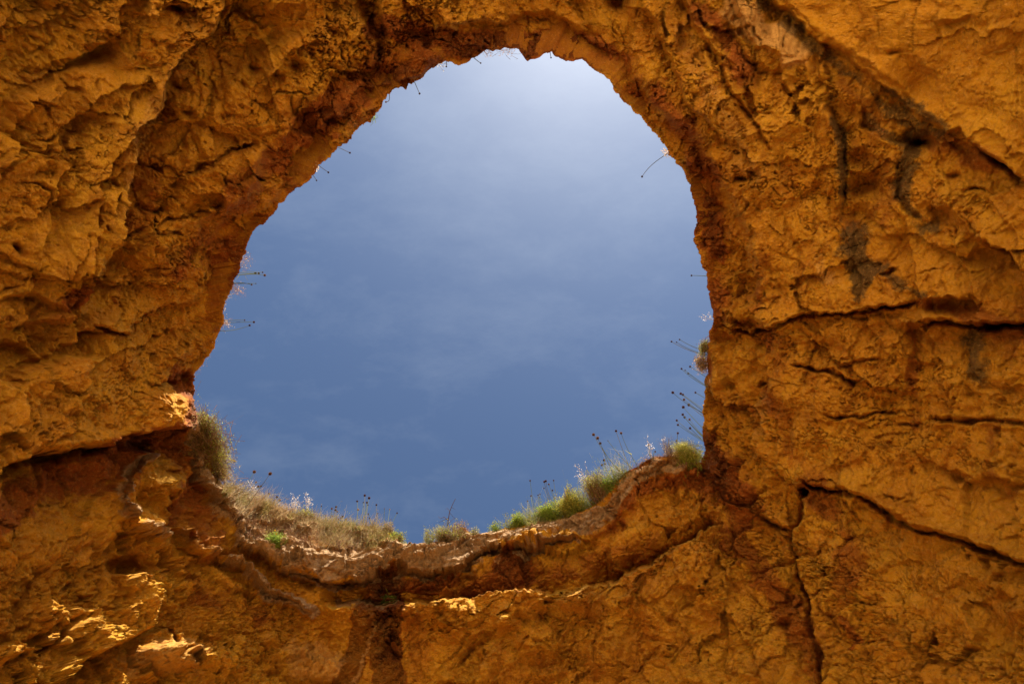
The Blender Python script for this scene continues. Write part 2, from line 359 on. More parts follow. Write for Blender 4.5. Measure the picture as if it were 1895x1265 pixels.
# long level crack
CR = [(1316,602),(1343,609),(1384,614),(1418,607),(1450,600),(1506,585),(1561,578),(1612,570),(1704,566)]
crack(CR, 5, .36, 25); step(CR, .24, (1500,540), 90, 60, 5)
crack([(1690,605),(1765,603),(1830,604),(1850,602),(1895,608),(1940,615)], 7, .4, 30)
step([(1640,600),(1700,603),(1765,601),(1830,602),(1895,606),(1960,612)], .34, (1800,560), 60, 70, 5)
step([(1704,568),(1720,556),(1741,553),(1785,558),(1806,570),(1820,590)], .36, (1740,520), 70, 28, 4)
dent(1745,575,60,14,.16,.05); dent(1838,604,18,6,.35)
crack([(1459,671),(1534,688),(1561,709),(1612,716),(1649,728),(1680,741)], 6, .3); crack([(1534,690),(1595,671),(1653,668)], 5, .2)
step([(1540,700),(1590,716),(1640,728),(1680,742)], .25, (1600,690), 30, 30, 4)
crack([(1517,765),(1561,772),(1585,775),(1629,767),(1680,762)], 5, .26); crack([(1697,780),(1741,775),(1778,779),(1806,777),(1826,770),(1860,777),(1920,775)], 6, .3)
crack([(1640,790),(1690,785),(1720,778)], 4, .14); crack([(1590,812),(1650,803),(1690,806)], 4, .1); crack([(1410,705),(1408,720)], 6, .3, 8)
crack([(1680,575),(1690,640),(1682,700),(1684,780)], 14, .14); crack([(1845,800),(1835,850),(1815,880)], 10, .14); crack([(1790,760),(1800,700),(1790,640)], 16, .16)
crack([(1828,888),(1870,895),(1910,893)], 5, .22)
# lower right slab and its bounding cracks
CR7 = [(1485,885),(1500,898),(1544,908),(1585,917),(1615,934),(1649,951),(1697,974),(1748,991),(1816,1017),(1860,1032),(1940,1066)]
crack(CR7, 7, .46, 25); step(CR7, .3, (1700,920), 80, 70, 5)
crack([(1545,910),(1570,945),(1592,973)], 6, .22)
CR8 = [(1497,903),(1473,915),(1466,954),(1450,985),(1459,1025),(1469,1056),(1473,1093),(1493,1141),(1498,1175),(1513,1209),(1520,1265),(1524,1330)]
crack(CR8, 7, .42, 25); step(CR8, .3, (1560,1080), 70, 50, 5); dent(1483,912,14,7,.5)
crack([(1384,930),(1418,964),(1449,988)], 8, .3); step([(1380,925),(1418,960),(1449,985),(1462,960)], .25, (1430,930), 40, 35, 5)
crack([(1730,1150),(1715,1200),(1690,1245)], 4, .14); crack([(1493,1090),(1540,1160),(1570,1190)], 4, .1)
for x, y, rx, ry, d in ((1765,885,16,10,.14),(1555,870,14,8,.1),(1600,1040,18,10,.08),(1540,650,20,12,.1),(1700,690,14,14,.1),(1765,325,12,6,.14),(1445,1150,12,8,.2)): dent(x, y, rx, ry, d)
# corner where the wall meets the right mass
step([(1306,835),(1318,880),(1340,910),(1352,950),(1345,975)], .3, (1400,850), 70, 40, 6)
dent(1385,600,26,12,.22,.2); dent(1340,625,14,26,.14)
# ---------------- bottom wall
SH = [(590,1118),(630,1114),(688,1119),(759,1114),(834,1109),(912,1090),(936,1092),(990,1088),(1045,1098),(1072,1088),(1126,1081),(1160,1060),(1208,1040),(1242,1013),(1270,1001),(1310,975),(1330,955)]
step(SH, .85, (900,1180), 80, 26, 4, under=.62, e=30)
TOPL = [(420,985),(445,1012),(520,1050),(560,1062),(620,1078),(690,1062),(740,1045),(790,1050),(840,1055),(870,1035),(900,1018),(960,1012),(1010,1008),(1060,1000),(1110,985)]
step(TOPL, .40, (760,1010), 60, 24, 3, under=.6)
step([(880,1012),(905,1022),(925,1020)], .2, (900,990), 20, 14, 4)
step([(1030,1035),(1080,1008),(1130,970),(1190,920),(1250,905)], .16, (1040,990), 40, 30, 12)
dent(945,1040,44,26,.22,.1); dent(710,1080,32,30,.2); dent(1010,1000,30,9,.12)
crack([(1100,975),(1135,950),(1145,915),(1170,890)], 6, .2); crack([(1180,905),(1220,900),(1280,872)], 5, .14)
step([(1255,860),(1275,885),(1290,930),(1275,960),(1230,985)], .14, (1330,930), 30, 30, 8)
for x, y, rx, ry, h in ((760,1125,14,22,.2),(815,1130,22,26,.24),(930,1140,22,36,.22),(860,1150,34,34,.22),(975,1110,30,28,.25),(1075,1110,40,30,.2),(1000,1190,44,34,.28),(915,1215,34,28,.26),
                        (1120,1200,44,40,.28),(1290,1060,60,50,.2),(1200,1110,60,46,.2),(700,1108,26,8,.16),(1010,1245,40,16,.2),(880,1255,36,20,.24),(590,1225,52,22,.3),(535,1195,30,30,.16),
                        (330,1215,60,26,.34),(440,1215,40,30,.2),(500,1180,20,12,.14)): dent(x, y, rx, ry, -h, 0, hard=1.6)
crack([(1100,1095),(1085,1130),(1080,1150)], 4, .16); crack([(985,1165),(962,1200),(955,1215)], 4, .18); crack([(1120,1140),(1105,1180),(1095,1240)], 6, .2)
crack([(830,1245),(850,1215),(870,1185),(885,1160)], 5, .2); crack([(790,1262),(850,1262),(900,1250)], 9, .3); crack([(1180,1250),(1200,1215),(1240,1190)], 6, .18)
# picture-left lower wall
step([(364,810),(366,860),(380,905),(405,950),(420,985)], .3, (400,860), 40, 30, 5, under=.6)
step([(272,836),(262,870),(225,900),(215,945),(235,965),(265,985),(285,968),(330,972),(350,985),(352,1010),(375,1030),(418,1030),(455,1060),(483,1082),(530,1100),(588,1138)], .34, (400,960), 40, 34, 4, under=.5, e=25)
step([(295,930),(330,905),(335,940),(350,975)], .16, (320,890), 22, 20, 4); dent(310,900,26,20,-.18); dent(380,1000,30,12,-.1,.6)
crack([(270,860),(235,900),(200,905)], 10, .2); dent(250,1043,34,15,.45,.1,hard=1.5); crack([(214,1059),(200,1045),(214,1035)], 5, .2)
crack([(61,1290),(71,1233),(112,1178),(163,1131),(214,1062)], 9, .3); crack([(125,1106),(150,1090),(190,1062)], 6, .18)
crack([(-20,1236),(51,1200),(85,1172),(140,1120)], 8, .22); step([(-20,1236),(51,1200),(85,1172),(140,1120)], .2, (40,1120), 70, 40, 8)
step([(217,1062),(245,1060),(272,1066),(284,1090),(289,1124),(286,1158),(262,1170),(238,1180),(190,1202),(153,1222),(105,1275)], .62, (200,1130), 90, 55, 5, under=.5, e=20)
crack([(100,1275),(60,1265),(75,1225),(112,1183)], 8, .24); crack([(296,1151),(305,1158),(320,1161),(326,1185),(345,1192),(374,1202)], 6, .34, 20)
crack([(10,1180),(40,1130),(60,1080),(120,1020)], 8, .14); crack([(330,1075),(380,1065),(420,1060)], 3, .1)
dent(420,1190,50,26,.16); dent(470,1030,24,12,.1); dent(90,960,60,20,.1,-.5); dent(590,1160,40,40,.1)
for i in range(7):
    a = i * 34; crack([(20 + a, 1080 - i * 6), (60 + a, 1030 - i * 5), (110 + a, 985 - i * 5)], 7, .09)
for i in range(5):
    a = i * 44; crack([(90 + a, 1250 - i * 16), (130 + a, 1205 - i * 16), (170 + a, 1175 - i * 14)], 5, .07)

# ---------------- pigments
for pts, w, v in (([(-20,960),(60,920),(160,880),(230,850)], 50, .8), ([(230,850),(300,800),(360,785)], 26, .8), ([(330,820),(370,900),(350,960),(400,1000)], 34, .55), ([(340,140),(285,260),(262,360),(250,440)], 34, .5), ([(140,560),(165,545)], 22, .9), ([(30,600),(130,570),(200,500)], 20, .5),
                  ([(215,560),(230,540)], 18, .6), ([(330,700),(360,720),(340,770)], 24, .7), ([(300,500),(380,430),(450,360)], 32, .45), ([(440,340),(520,290),(600,210)], 34, .6), ([(600,215),(700,120),(780,95)], 34, .5),
                  ([(705,50),(800,70),(930,85),(1060,85),(1130,105)], 26, .75), ([(690,60),(720,45)], 20, .8), ([(1150,120),(1200,180),(1260,240),(1310,330),(1330,420)], 28, .4), ([(1310,380),(1325,470)], 22, .9),
                  ([(1340,560),(1450,640),(1440,730)], 30, .4), ([(1290,20),(1350,90),(1390,150)], 26, .5), ([(1560,160),(1610,200),(1620,240)], 24, .6), ([(1600,290),(1640,350),(1590,370)], 44, .55), ([(1560,410),(1600,470),(1640,520)], 30, .6),
                  ([(1700,255),(1790,275),(1850,310)], 22, .7), ([(1705,570),(1790,580),(1895,625)], 26, .8), ([(1690,600),(1685,700),(1690,780)], 15, .6), ([(1850,640),(1880,700)], 30, .35), ([(1830,790),(1820,860),(1840,900)], 20, .6),
                  ([(1306,835),(1357,903),(1367,1005),(1401,1039),(1445,1117),(1493,1175),(1510,1230)], 34, .75), ([(1480,900),(1560,960),(1590,1020),(1560,1080)], 34, .5), ([(1560,1150),(1580,1190)], 12, .7), ([(1310,870),(1330,990)], 24, .5),
                  ([(676,1130),(658,1200),(630,1290)], 22, .95), ([(714,1112),(713,1180),(712,1300)], 32, 1.0), ([(1560,640),(1580,740),(1570,860)], 16, .45), ([(1640,620),(1632,700)], 12, .4), ([(1740,640),(1750,760),(1735,900)], 18, .4), ([(1460,620),(1440,760),(1470,860)], 20, .5), ([(1500,700),(1520,820)], 14, .4), ([(1890,560),(1870,660)], 26, .5), ([(1450,300),(1500,430),(1480,540)], 24, .4), ([(1660,300),(1640,420)], 26, .45), ([(1420,480),(1390,560)], 20, .4), ([(150,1010),(60,1080),(0,1150)], 18, .35), ([(712,1060),(705,1110)], 36, .85), ([(790,1085),(900,1070),(1000,1075)], 26, .5), ([(945,1040),(960,1060)], 34, .95), ([(1000,1065),(1100,1040),(1200,1010)], 30, .45),
                  ([(830,1060),(760,1080)], 24, .7), ([(760,1140),(780,1230)], 22, .5), ([(1120,960),(1200,890),(1280,880)], 30, .45), ([(330,1010),(300,1000)], 30, .4), ([(180,1000),(330,1040),(420,1140)], 26, .35), ([(1090,1250),(1150,1262)], 20, .7), ([(470,1120),(490,1130)], 22, .6),
                  ([(1180,330),(1290,420)], 14, .6)):
    paint(iron, pts, w, v, 0.6)
for pts, w, v in (([(1418,7),(1459,44),(1493,82),(1544,112),(1595,153),(1629,190),(1680,221),(1731,246)], 13, .75), ([(1640,170),(1700,200),(1745,235)], 12, .8), ([(1600,215),(1640,250),(1665,262)], 8, .7),
                  ([(1537,218),(1554,272),(1557,340),(1556,430),(1575,470)], 11, .9), ([(1675,262),(1672,320),(1664,360),(1685,395),(1712,415),(1730,420)], 15, .85), ([(1570,430),(1590,480),(1610,500)], 26, 1.0), ([(1620,500),(1660,525),(1705,548)], 12, .8),
                  ([(1785,625),(1810,670),(1830,700)], 24, .8), ([(1540,185),(1528,200)], 12, .7), ([(1318,600),(1313,680),(1306,760)], 10, .5), ([(1300,780),(1315,830)], 14, .5), ([(1240,110),(1200,200)], 1, .1),
                  ([(705,1160),(700,1230)], 14, .5), ([(690,1080),(720,1070)], 18, .5), ([(1085,120),(1160,180),(1240,270),(1290,350)], 9, .55), ([(760,140),(690,150),(650,170)], 14, .45), ([(600,280),(585,262)], 18, .35), ([(640,0),(690,90),(700,140)], 13, .5)):
    paint(lich, pts, w * 1.15, v, 0.95, 1.2)
for pts, w, v in (([(1365,20),(1420,70),(1470,105)], 34, .9), ([(1260,60),(1300,150),(1350,240),(1400,330)], 26, .45), ([(340,120),(280,200),(235,300),(225,400)], 22, .5), ([(1520,480),(1530,520)], 16, .5), ([(1420,740),(1400,800)], 18, .5), ([(1330,1060),(1290,1020)], 40, .35),
                  ([(1000,1130),(1100,1110),(1250,1060)], 34, .4), ([(690,250),(640,230)], 20, .4), ([(655,1260),(675,1190),(688,1150)], 6, .6), ([(740,1080),(738,1040)], 9, .4), ([(560,1090),(640,1075)], 18, .3), ([(1480,420),(1500,350)], 14, .3), ([(550,1200),(600,1215)], 30, .6), ([(270,1230),(340,1210)], 40, .6),
                  ([(1380,930),(1440,960)], 18, .35), ([(500,1180),(480,1190)], 16, .35)):
    paint(pale, pts, w, v, 0.6)
for pts, w, v in (([(415,930),(450,980),(520,1020),(600,1040),(680,1040)], 28, 1.5), ([(680,1020),(760,1025),(840,1030),(900,1005)], 30, 1.5), ([(900,1000),(980,985),(1060,975),(1130,940),(1165,890)], 14, 1.0), ([(980,975),(1080,965)], 12, .9),
                  ([(1165,885),(1200,865),(1260,860)], 12, .9), ([(430,910),(560,960),(730,1000)], 36, 1.6), ([(366,790),(368,850),(395,920),(420,970)], 12, .85), ([(352,740),(362,790)], 9, .7), ([(455,1056),(500,1090),(585,1132)], 13, .9), ([(272,842),(225,905),(222,945)], 11, .7), ([(250,970),(300,985)], 11, .6),
                  ([(420,1030),(450,1050)], 7, .7), ([(620,1110),(690,1115),(730,1112)], 5, .7), ([(340,975),(360,1010),(410,1035)], 6, .5), ([(540,1060),(620,1085),(700,1062)], 7, .9), ([(960,1015),(1070,1000)], 7, .8)):
    paint(crust, pts, w, v, 0.5, 0.35)
ss = inside([(1400,-300),(1440,10),(1510,70),(1610,135),(1712,222),(1745,248),(1833,289),(1940,360),(2400,360),(2400,-300)], XW, YW)
smooth[:] = sstep(0, 1, ss.astype(np.float32)) * .8
paint(smooth, [(600,1140),(640,1200),(690,1260)], 60, .6); paint(smooth, [(770,1150),(790,1240)], 40, .4)
paint(smooth, [(1640,1200),(1900,1150),(1900,1250)], 120, .25)
GY = X * 0 + Y                                             # just names the picture rows for the masks below
lower = sstep(1000, 1120, Y) * sstep(1420, 1250, X)
left = sstep(520, 330, X)
paint(lower, [(560,1200),(640,1150)], 60, 1)
iron += .58 * np.exp(-EDGE / 75) * (1 - np.clip(crust, 0, 1)) * (1 + 2 * W1) + .30 * sstep(.08, .35, fbm(PF, .8, 3, .6, 66.))
smooth = np.maximum(smooth, .38 * sstep(1340, 1500, X)).astype(np.float32)
iron *= 1 - .35 * sstep(1130, 1180, Y) * sstep(780, 860, X) * sstep(1380, 1300, X)
pale += .35 * sstep(.12, .4, fbm(PF, .9, 3, .6, 99.)) * sstep(900, 500, Y)

# ---------------- erosion relief, all of it in metres along the surface normal
wv = np.stack([W1, W2, fbm(PF, 1.6, 2, .5, 90.)], -1)
PQ = PF + wv * 0.25
near = sstep(0, 26, EDGE)
DS = D * 1.7; D = np.zeros_like(DS)                       # what was sculpted by hand, apart from the erosion relief
rs = 1 - smooth                                            # how rough the skin is
D += (0.50 * fbm(PF, 0.45, 3, .5, 2.0) + 0.34 * (billow(PQ, 0.8, 2, .45, 31.) * 2 - .6)) * (1 - .5 * np.clip(crust, 0, 1)) * (0.35 + .65 * near) * (1 - .35 * smooth)
# bedding: the grain runs along a dipping plane
dipv = unit([0.55, 0.35, 0.75]).astype(np.float32); h = PQ @ dipv
PA = PQ + np.outer(h, dipv) * 2.2
bed = fbm(PA, 1.9, 4, .6, 12.); D += 0.13 * bed * (1 - .5 * smooth) * near
# blocky flakes: pieces standing at their own height
f1 = fbm(PF, 5., 3, .6, 21.)
PK = PQ + np.stack([f1, fbm(PF, 5., 3, .6, 29.), f1 * .5], -1) * .12
c1, c2, idv = cells(PK * 1.35, 0, True); D += 0.135 * idv * rs * near
c1, c2, idv = cells((PK + np.outer(PK @ dipv, dipv) * 1.2) * 3.1, 5., True); msk = sstep(-.15, .25, fbm(PF, .8, 2, .5, 44.)); D += 0.052 * idv * rs * (.25 + msk + .5 * iron)
D -= 0.02 * np.exp(-((c2 - c1) / .06) ** 2) * rs * (msk + iron)
c1, c2 = cells(PQ * 1.1); crk = np.exp(-((c2 - c1) / .035) ** 2) * sstep(.05, .4, fbm(PF, .9, 2, .5, 40.)); D -= 0.10 * crk * rs
# knobbly and pitted skin
b2 = billow(PF + wv * .1, 3.6, 5, .62, 61.) * .45 + .55 * (fbm(PF + wv * .1, 4.2, 5, .66, 161.) * .9 + .3)
f2 = fbm(PF, 13., 3, .68, 71.)
lac = np.clip(lower * sstep(760, 560, X) + .45 * lower - crust * .5 + 1.5 * np.clip(crust, 0, 1) * (X < 600) * (Y > 820), 0, 1.4)     # lacy, deeply weathered zones
D += (0.085 + .06 * lac) * (b2 * 2 - .6) * (1 - .72 * smooth)
D += (0.028 + .030 * lac) * f2 * (1 - .55 * smooth)
D += .050 * lac * (billow(PF + wv * .05, 9., 2, .6, 131.) * 2 - .6)
pit = sstep(.14, .46, fbm(PF, 6.2, 3, .6, 47.)); D -= 0.055 * pit * (1 - .6 * smooth)
ribs = np.clip(crust, 0, 1) * sstep(600, 560, X) * sstep(800, 840, Y) * (1 - inside([(420,880),(420,960),(500,1012),(620,1025),(620,880)], X, Y)); D += .26 * ribs
# crumbly ledges that catch the sun along the lower wall
zz = (PF[:, 2] + wv[:, 0] * .55 + b2 * .25 + f2 * .05); saw = (zz * 1.05) % 1.0; led = (1 - saw) * sstep(0, .10, saw)
D += 0.10 * led * lower * sstep(-.2, .3, W2 * 2)
saw = ((PF[:, 2] + wv[:, 1] * .35 + f2 * .03) * 4.2) % 1.0
D += 0.095 * (1 - saw) * sstep(0, .15, saw) * np.clip(crust, 0, 1) * sstep(380, 480, X)
# long folds sweeping round the hole, more or less parallel to its rim
qf = EDGE / 92 + 1.5 * fbm(PF, .32, 3, .5, 201.) + .35 * W1; sf = qf % 1.0; side_m = np.clip(1 - lower * .8, 0, 1) * sstep(20, 70, EDGE)
D += .30 * ((1 - sf) * sstep(0, .07, sf) - .45) * side_m * sstep(-.25, .2, fbm(PF, .5, 2, .5, 211.)) * (1 - .9 * smooth)
# drawn-out fissures along the grain of each flank
for ang, mk in ((-36, sstep(1000, 700, X)), (17, sstep(1150, 1400, X)), (-10, lower * .8)):
    ca, sa = math.cos(math.radians(ang)), math.sin(math.radians(ang))
    for wl, dp, o in ((120, .10, 3.), (52, .06, 13.)):
        q = np.stack([(XW * ca + YW * sa) / (wl * 5.0), (-XW * sa + YW * ca) / wl, np.full_like(X, o)], -1)
        n = perlin(q + .55 * np.stack([W3, W4, W3], -1)); m2 = sstep(-.05, .3, perlin(q * .55 + 7 + o))
        D -= dp * np.exp(-(n / .05) ** 2) * m2 * mk * rs * near; D += dp * .35 * np.clip(n, -.4, .4) * mk * rs
lim = 1.0 - .75 * sstep(12, 0, EDGE); D *= lim; DS *= lim

VW = np.array([0, 0, CAMZ]) - P0; VW /= np.linalg.norm(VW, axis=-1, keepdims=True)
def blend(k):
    d = N0 * (1 - k) + VW * k; return d / np.linalg.norm(d, axis=-1, keepdims=True)
P1 = P0 + blend(.8) * DS.reshape(NRT, NT)[..., None].astype(float) + blend(.4) * D.reshape(NRT, NT)[..., None].astype(float)

# ------------------------------------------------------------------ materials
def new_mat(name):
    m = bpy.data.materials.new(name); m.use_nodes = True; nt = m.node_tree; nt.nodes.clear()
    out = nt.nodes.new('ShaderNodeOutputMaterial'); b = nt.nodes.new('ShaderNodeBsdfPrincipled')
    nt.links.new(b.outputs[0], out.inputs[0]); b.inputs['Roughness'].default_value = .95
    b.inputs['Specular IOR Level'].default_value = 0.15
    return m, nt, b
def noise_n(nt, scale, detail=5, rough=.6, vec=None, dist=0.0):
    n = nt.nodes.new('ShaderNodeTexNoise'); n.inputs['Scale'].default_value = scale; n.inputs['Detail'].default_value = detail
    n.inputs['Roughness'].default_value = rough; n.inputs['Distortion'].default_value = dist
    if vec: nt.links.new(vec, n.inputs['Vector'])
    return n.outputs[0]
def rmp(nt, src, a, b, lo=0., hi=1.):
    n = nt.nodes.new('ShaderNodeMapRange'); n.interpolation_type = 'SMOOTHSTEP'
    for k, v in zip((1, 2, 3, 4), (a, b, lo, hi)): n.inputs[k].default_value = v
    nt.links.new(src, n.inputs[0]); return n.outputs[0]
def mth(nt, op, a, b):
    n = nt.nodes.new('ShaderNodeMath'); n.operation = op
    for k, v in enumerate((a, b)):
        if isinstance(v, (int, float)): n.inputs[k].default_value = v
        else: nt.links.new(v, n.inputs[k])
    return n.outputs[0]
def mix(nt, fac, a, b, mode='MIX'):
    n = nt.nodes.new('ShaderNodeMixRGB'); n.blend_type = mode
    for k, v in enumerate((fac, a, b)):
        if isinstance(v, (int, float)): n.inputs[k].default_value = v
        elif isinstance(v, tuple): n.inputs[k].default_value = v + (1,)
        else: nt.links.new(v, n.inputs[k])
    return n.outputs[0]

def rock_material():
    m, nt, b = new_mat('ochre_rock'); L = nt.links.new
    tc = nt.nodes.new('ShaderNodeTexCoord'); v = tc.outputs['Object']
    at = nt.nodes.new('ShaderNodeAttribute'); at.attribute_name = 'pigment'
    sp = nt.nodes.new('ShaderNodeSeparateColor'); L(at.outputs['Color'], sp.inputs[0])
    ir, li, pa = sp.outputs[0], sp.outputs[1], sp.outputs[2]; cr = at.outputs['Alpha']
    pa_ = nt.nodes.new('ShaderNodeAttribute'); pa_.attribute_name = 'polish'; kp = mth(nt, 'SUBTRACT', 1.0, mth(nt, 'MULTIPLY', pa_.outputs['Fac'], .35))
    n_big = noise_n(nt, .55, 4, .55, v, .5); n_mid = noise_n(nt, 2.6, 6, .65, v, .4); n_fin = noise_n(nt, 14, 6, .7, v); n_grn = noise_n(nt, 60, 3, .6, v)
    c = mix(nt, rmp(nt, n_big, .38, .64), (.57, .250, .014), (.66, .335, .022))
    c = mix(nt, rmp(nt, n_mid, .42, .66, 0, .75), c, (.48, .182, .013))
    c = mix(nt, rmp(nt, n_fin, .45, .68, 0, .55), c, (.70, .37, .07))
    # iron stain, patchy and broken by the grain
    irn = rmp(nt, mth(nt, 'ADD', mth(nt, 'MULTIPLY', ir, .9), mth(nt, 'ADD', mth(nt, 'MULTIPLY', n_mid, .55), mth(nt, 'MULTIPLY', n_fin, .35))), .72, 1.25)
    c = mix(nt, irn, c, (.33, .092, .013))
    irn2 = rmp(nt, mth(nt, 'ADD', mth(nt, 'MULTIPLY', ir, .8), mth(nt, 'MULTIPLY', n_fin, .6)), .98, 1.3, 0, .75)
    c = mix(nt, irn2, c, (.115, .030, .007))
    c = mix(nt, mth(nt, 'MULTIPLY', pa_.outputs['Fac'], .5), c, (.43, .205, .008))
    # pale lime skin
    pl = rmp(nt, mth(nt, 'ADD', mth(nt, 'MULTIPLY', pa, .8), mth(nt, 'MULTIPLY', n_fin, .5)), .45, 1.0)
    c = mix(nt, mth(nt, 'MULTIPLY', pl, .8), c, (.66, .37, .12))
    # dark manganese / lichen flecks everywhere, thicker where the stain is
    fl = noise_n(nt, 9, 8, .8, v, .1)
    c = mix(nt, mth(nt, 'MULTIPLY', kp, rmp(nt, fl, .56, .66, 0, .58)), c, (.17, .066, .014))
    fl2 = noise_n(nt, 24, 6, .8, v, .0)
    c = mix(nt, mth(nt, 'MULTIPLY', kp, rmp(nt, fl2, .56, .68, 0, .58)), c, (.13, .050, .013))
    ln = rmp(nt, mth(nt, 'ADD', mth(nt, 'MULTIPLY', li, .8), mth(nt, 'MULTIPLY', fl2, .8)), .60, 1.12)
    c = mix(nt, mth(nt, 'MULTIPLY', ln, mth(nt, 'ADD', .55, mth(nt, 'MULTIPLY', n_grn, .7))), c, (.105, .062, .022))
    # grey-brown soil crust
    cn = rmp(nt, mth(nt, 'ADD', mth(nt, 'MULTIPLY', cr, .9), mth(nt, 'MULTIPLY', n_fin, .5)), .50, .95)
    cc = mix(nt, rmp(nt, n_fin, .35, .65), (.34, .20, .090), (.50, .32, .165))
    cc = mix(nt, rmp(nt, n_mid, .46, .62, 0, .6), cc, (.44, .21, .060))
    c = mix(nt, cn, c, cc)
    fl3 = noise_n(nt, 34, 4, .8, v, .3)
    c = mix(nt, mth(nt, 'MULTIPLY', kp, rmp(nt, fl3, .53, .70, 0, .50)), c, (.15, .060, .015))
    c = mix(nt, rmp(nt, noise_n(nt, 30, 5, .8, v, .2), .54, .68, 0, .42), c, (.80, .46, .14))
    L(c, b.inputs['Base Color'])
    bp = nt.nodes.new('ShaderNodeBump'); bp.inputs['Strength'].default_value = .9; bp.inputs['Distance'].default_value = .05
    L(kp, bp.inputs['Strength'])
    hsum = mth(nt, 'ADD', mth(nt, 'MULTIPLY', noise_n(nt, 22, 8, .72, v), 1.0), mth(nt, 'MULTIPLY', noise_n(nt, 75, 4, .65, v), .35))
    L(hsum, bp.inputs['Height']); L(bp.outputs[0], b.inputs['Normal'])
    return m
ROCK = rock_material()

def soil_material():
    m, nt, b = new_mat('dry_soil'); tc = nt.nodes.new('ShaderNodeTexCoord'); v = tc.outputs['Object']
    a = noise_n(nt, 3, 8, .65, v); f = noise_n(nt, 24, 6, .7, v)
    c = mix(nt, rmp(nt, a, .35, .65), (.30, .17, .085), (.42, .27, .14)); c = mix(nt, rmp(nt, f, .5, .7, 0, .5), c, (.18, .11, .06))
    nt.links.new(c, b.inputs['Base Color'])
    bp = nt.nodes.new('ShaderNodeBump'); bp.inputs['Strength'].default_value = .8; bp.inputs['Distance'].default_value = .04
    nt.links.new(f, bp.inputs['Height']); nt.links.new(bp.outputs[0], b.inputs['Normal']); return m
FLOOR_DARK = 0.5  # strength of the added darkening that cuts bounce off the unseen cave floor
def sand_material():
    m, nt, b = new_mat('beach_sand'); tc = nt.nodes.new('ShaderNodeTexCoord'); v = tc.outputs['Object']
    a = noise_n(nt, .6, 6, .6, v); f = noise_n(nt, 20, 5, .7, v)
    c = mix(nt, rmp(nt, a, .3, .7), (.60, .43, .24), (.68, .50, .30)); c = mix(nt, rmp(nt, f, .5, .8, 0, .25), c, (.42, .30, .18))
    # unseen floor darkened inside the cave, added so light from the mouth dominates
    ln = nt.nodes.new('ShaderNodeVectorMath'); ln.operation = 'LENGTH'; nt.links.new(v, ln.inputs[0])
    floor_dark = rmp(nt, mth(nt, 'ADD', ln.outputs['Value'], mth(nt, 'MULTIPLY', a, 2.5)), 9.0, 11.5, 1, 0)
    c = mix(nt, mth(nt, 'MULTIPLY', floor_dark, FLOOR_DARK), c, (.13, .085, .045))
    nt.links.new(c, b.inputs['Base Color'])
    bp = nt.nodes.new('ShaderNodeBump'); bp.inputs['Strength'].default_value = .5; bp.inputs['Distance'].default_value = .03
    nt.links.new(f, bp.inputs['Height']); nt.links.new(bp.outputs[0], b.inputs['Normal']); return m
SOIL = soil_material(); SAND = sand_material()

# ------------------------------------------------------------------ meshes
def mesh_obj(name, V, Fq, mat, col=None, parent=None, smooth_=True, attr='pigment', extra=None):
    """V (n,3); Fq (m,3|4) or list of arrays; col (n,4)"""
    me = bpy.data.meshes.new(name); V = np.ascontiguousarray(V, np.float32)
    fl = Fq if isinstance(Fq, list) else [Fq]
    fl = [np.asarray(f, np.int32) for f in fl if len(f)]
    me.vertices.add(len(V)); me.vertices.foreach_set('co', V.ravel())
    tot = np.concatenate([np.full(len(f), f.shape[1], np.int32) for f in fl]); idx = np.concatenate([f.ravel() for f in fl])
    me.loops.add(len(idx)); me.loops.foreach_set('vertex_index', idx)
    me.polygons.add(len(tot)); me.polygons.foreach_set('loop_start', np.concatenate([[0], np.cumsum(tot)[:-1]]).astype(np.int32))
    me.polygons.foreach_set('use_smooth', np.full(len(tot), smooth_))
    if col is not None:
        a = me.color_attributes.new(attr, 'FLOAT_COLOR', 'POINT'); a.data.foreach_set('color', np.ascontiguousarray(col, np.float32).ravel())
    if extra is not None:
        a = me.attributes.new('polish', 'FLOAT', 'POINT'); a.data.foreach_set('value', np.ascontiguousarray(extra, np.float32))
    me.materials.append(mat); me.update(); me.validate()
    o = bpy.data.objects.new(name, me); COL.objects.link(o)
    if parent is not None: o.parent = parent
    return o

# lip rows: the surface turns over the rim and goes up and back
rim_pt = P1[0]; hor = rim_pt[:, :2] / np.linalg.norm(rim_pt[:, :2], axis=1)[:, None]
tanr = np.linalg.norm(rim_pt[:, :2], axis=1) / (rim_pt[:, 2] - CAMZ)
LIPK = [(.03, .02), (.07, .06), (.12, .13), (.17, .24), (.22, .4), (.27, .62), (.33, .95), (.40, 1.5), (.48, 2.3), (.58, 3.4)]
lip = []
nz = perlin(np.stack([rim_pt[:, 0] * 2, rim_pt[:, 1] * 2, rim_pt[:, 2] * 2], -1).astype(np.float32))
for up, outw in LIPK:
    q = rim_pt.copy(); q[:, 2] += up * (1 + .3 * nz); q[:, :2] += hor * (outw + (tanr * up * (1 + .3 * nz) * 1.45 + .02))[:, None]; lip.append(q)
lip = np.stack(lip[::-1])                               # farthest first
ALL = np.concatenate([lip, P1], 0); NL = len(LIPK); NROW = NL + NRT
gi = np.arange(NROW * NT).reshape(NROW, NT)
quads = np.stack([gi[:-1], np.roll(gi[:-1], -1, 1), np.roll(gi[1:], -1, 1), gi[1:]], -1).reshape(-1, 4)
pig = np.zeros((NROW, NT, 4), np.float32)
pig[NL:] = np.stack([iron, lich, pale, crust], -1).reshape(NRT, NT, 4); lowc = ((TH > .55) & (TH < 2.75)).astype(np.float32); pig[:NL, :, 3] = lowc[None]; pig[:NL, :, 0] = .6 * (1 - lowc)[None]; pig[:NL, :, 1] = .35 * (1 - lowc)[None]
pol = np.concatenate([np.zeros(NL * NT, np.float32), smooth]); VA = ALL.reshape(-1, 3); pig = pig.reshape(-1, 4)
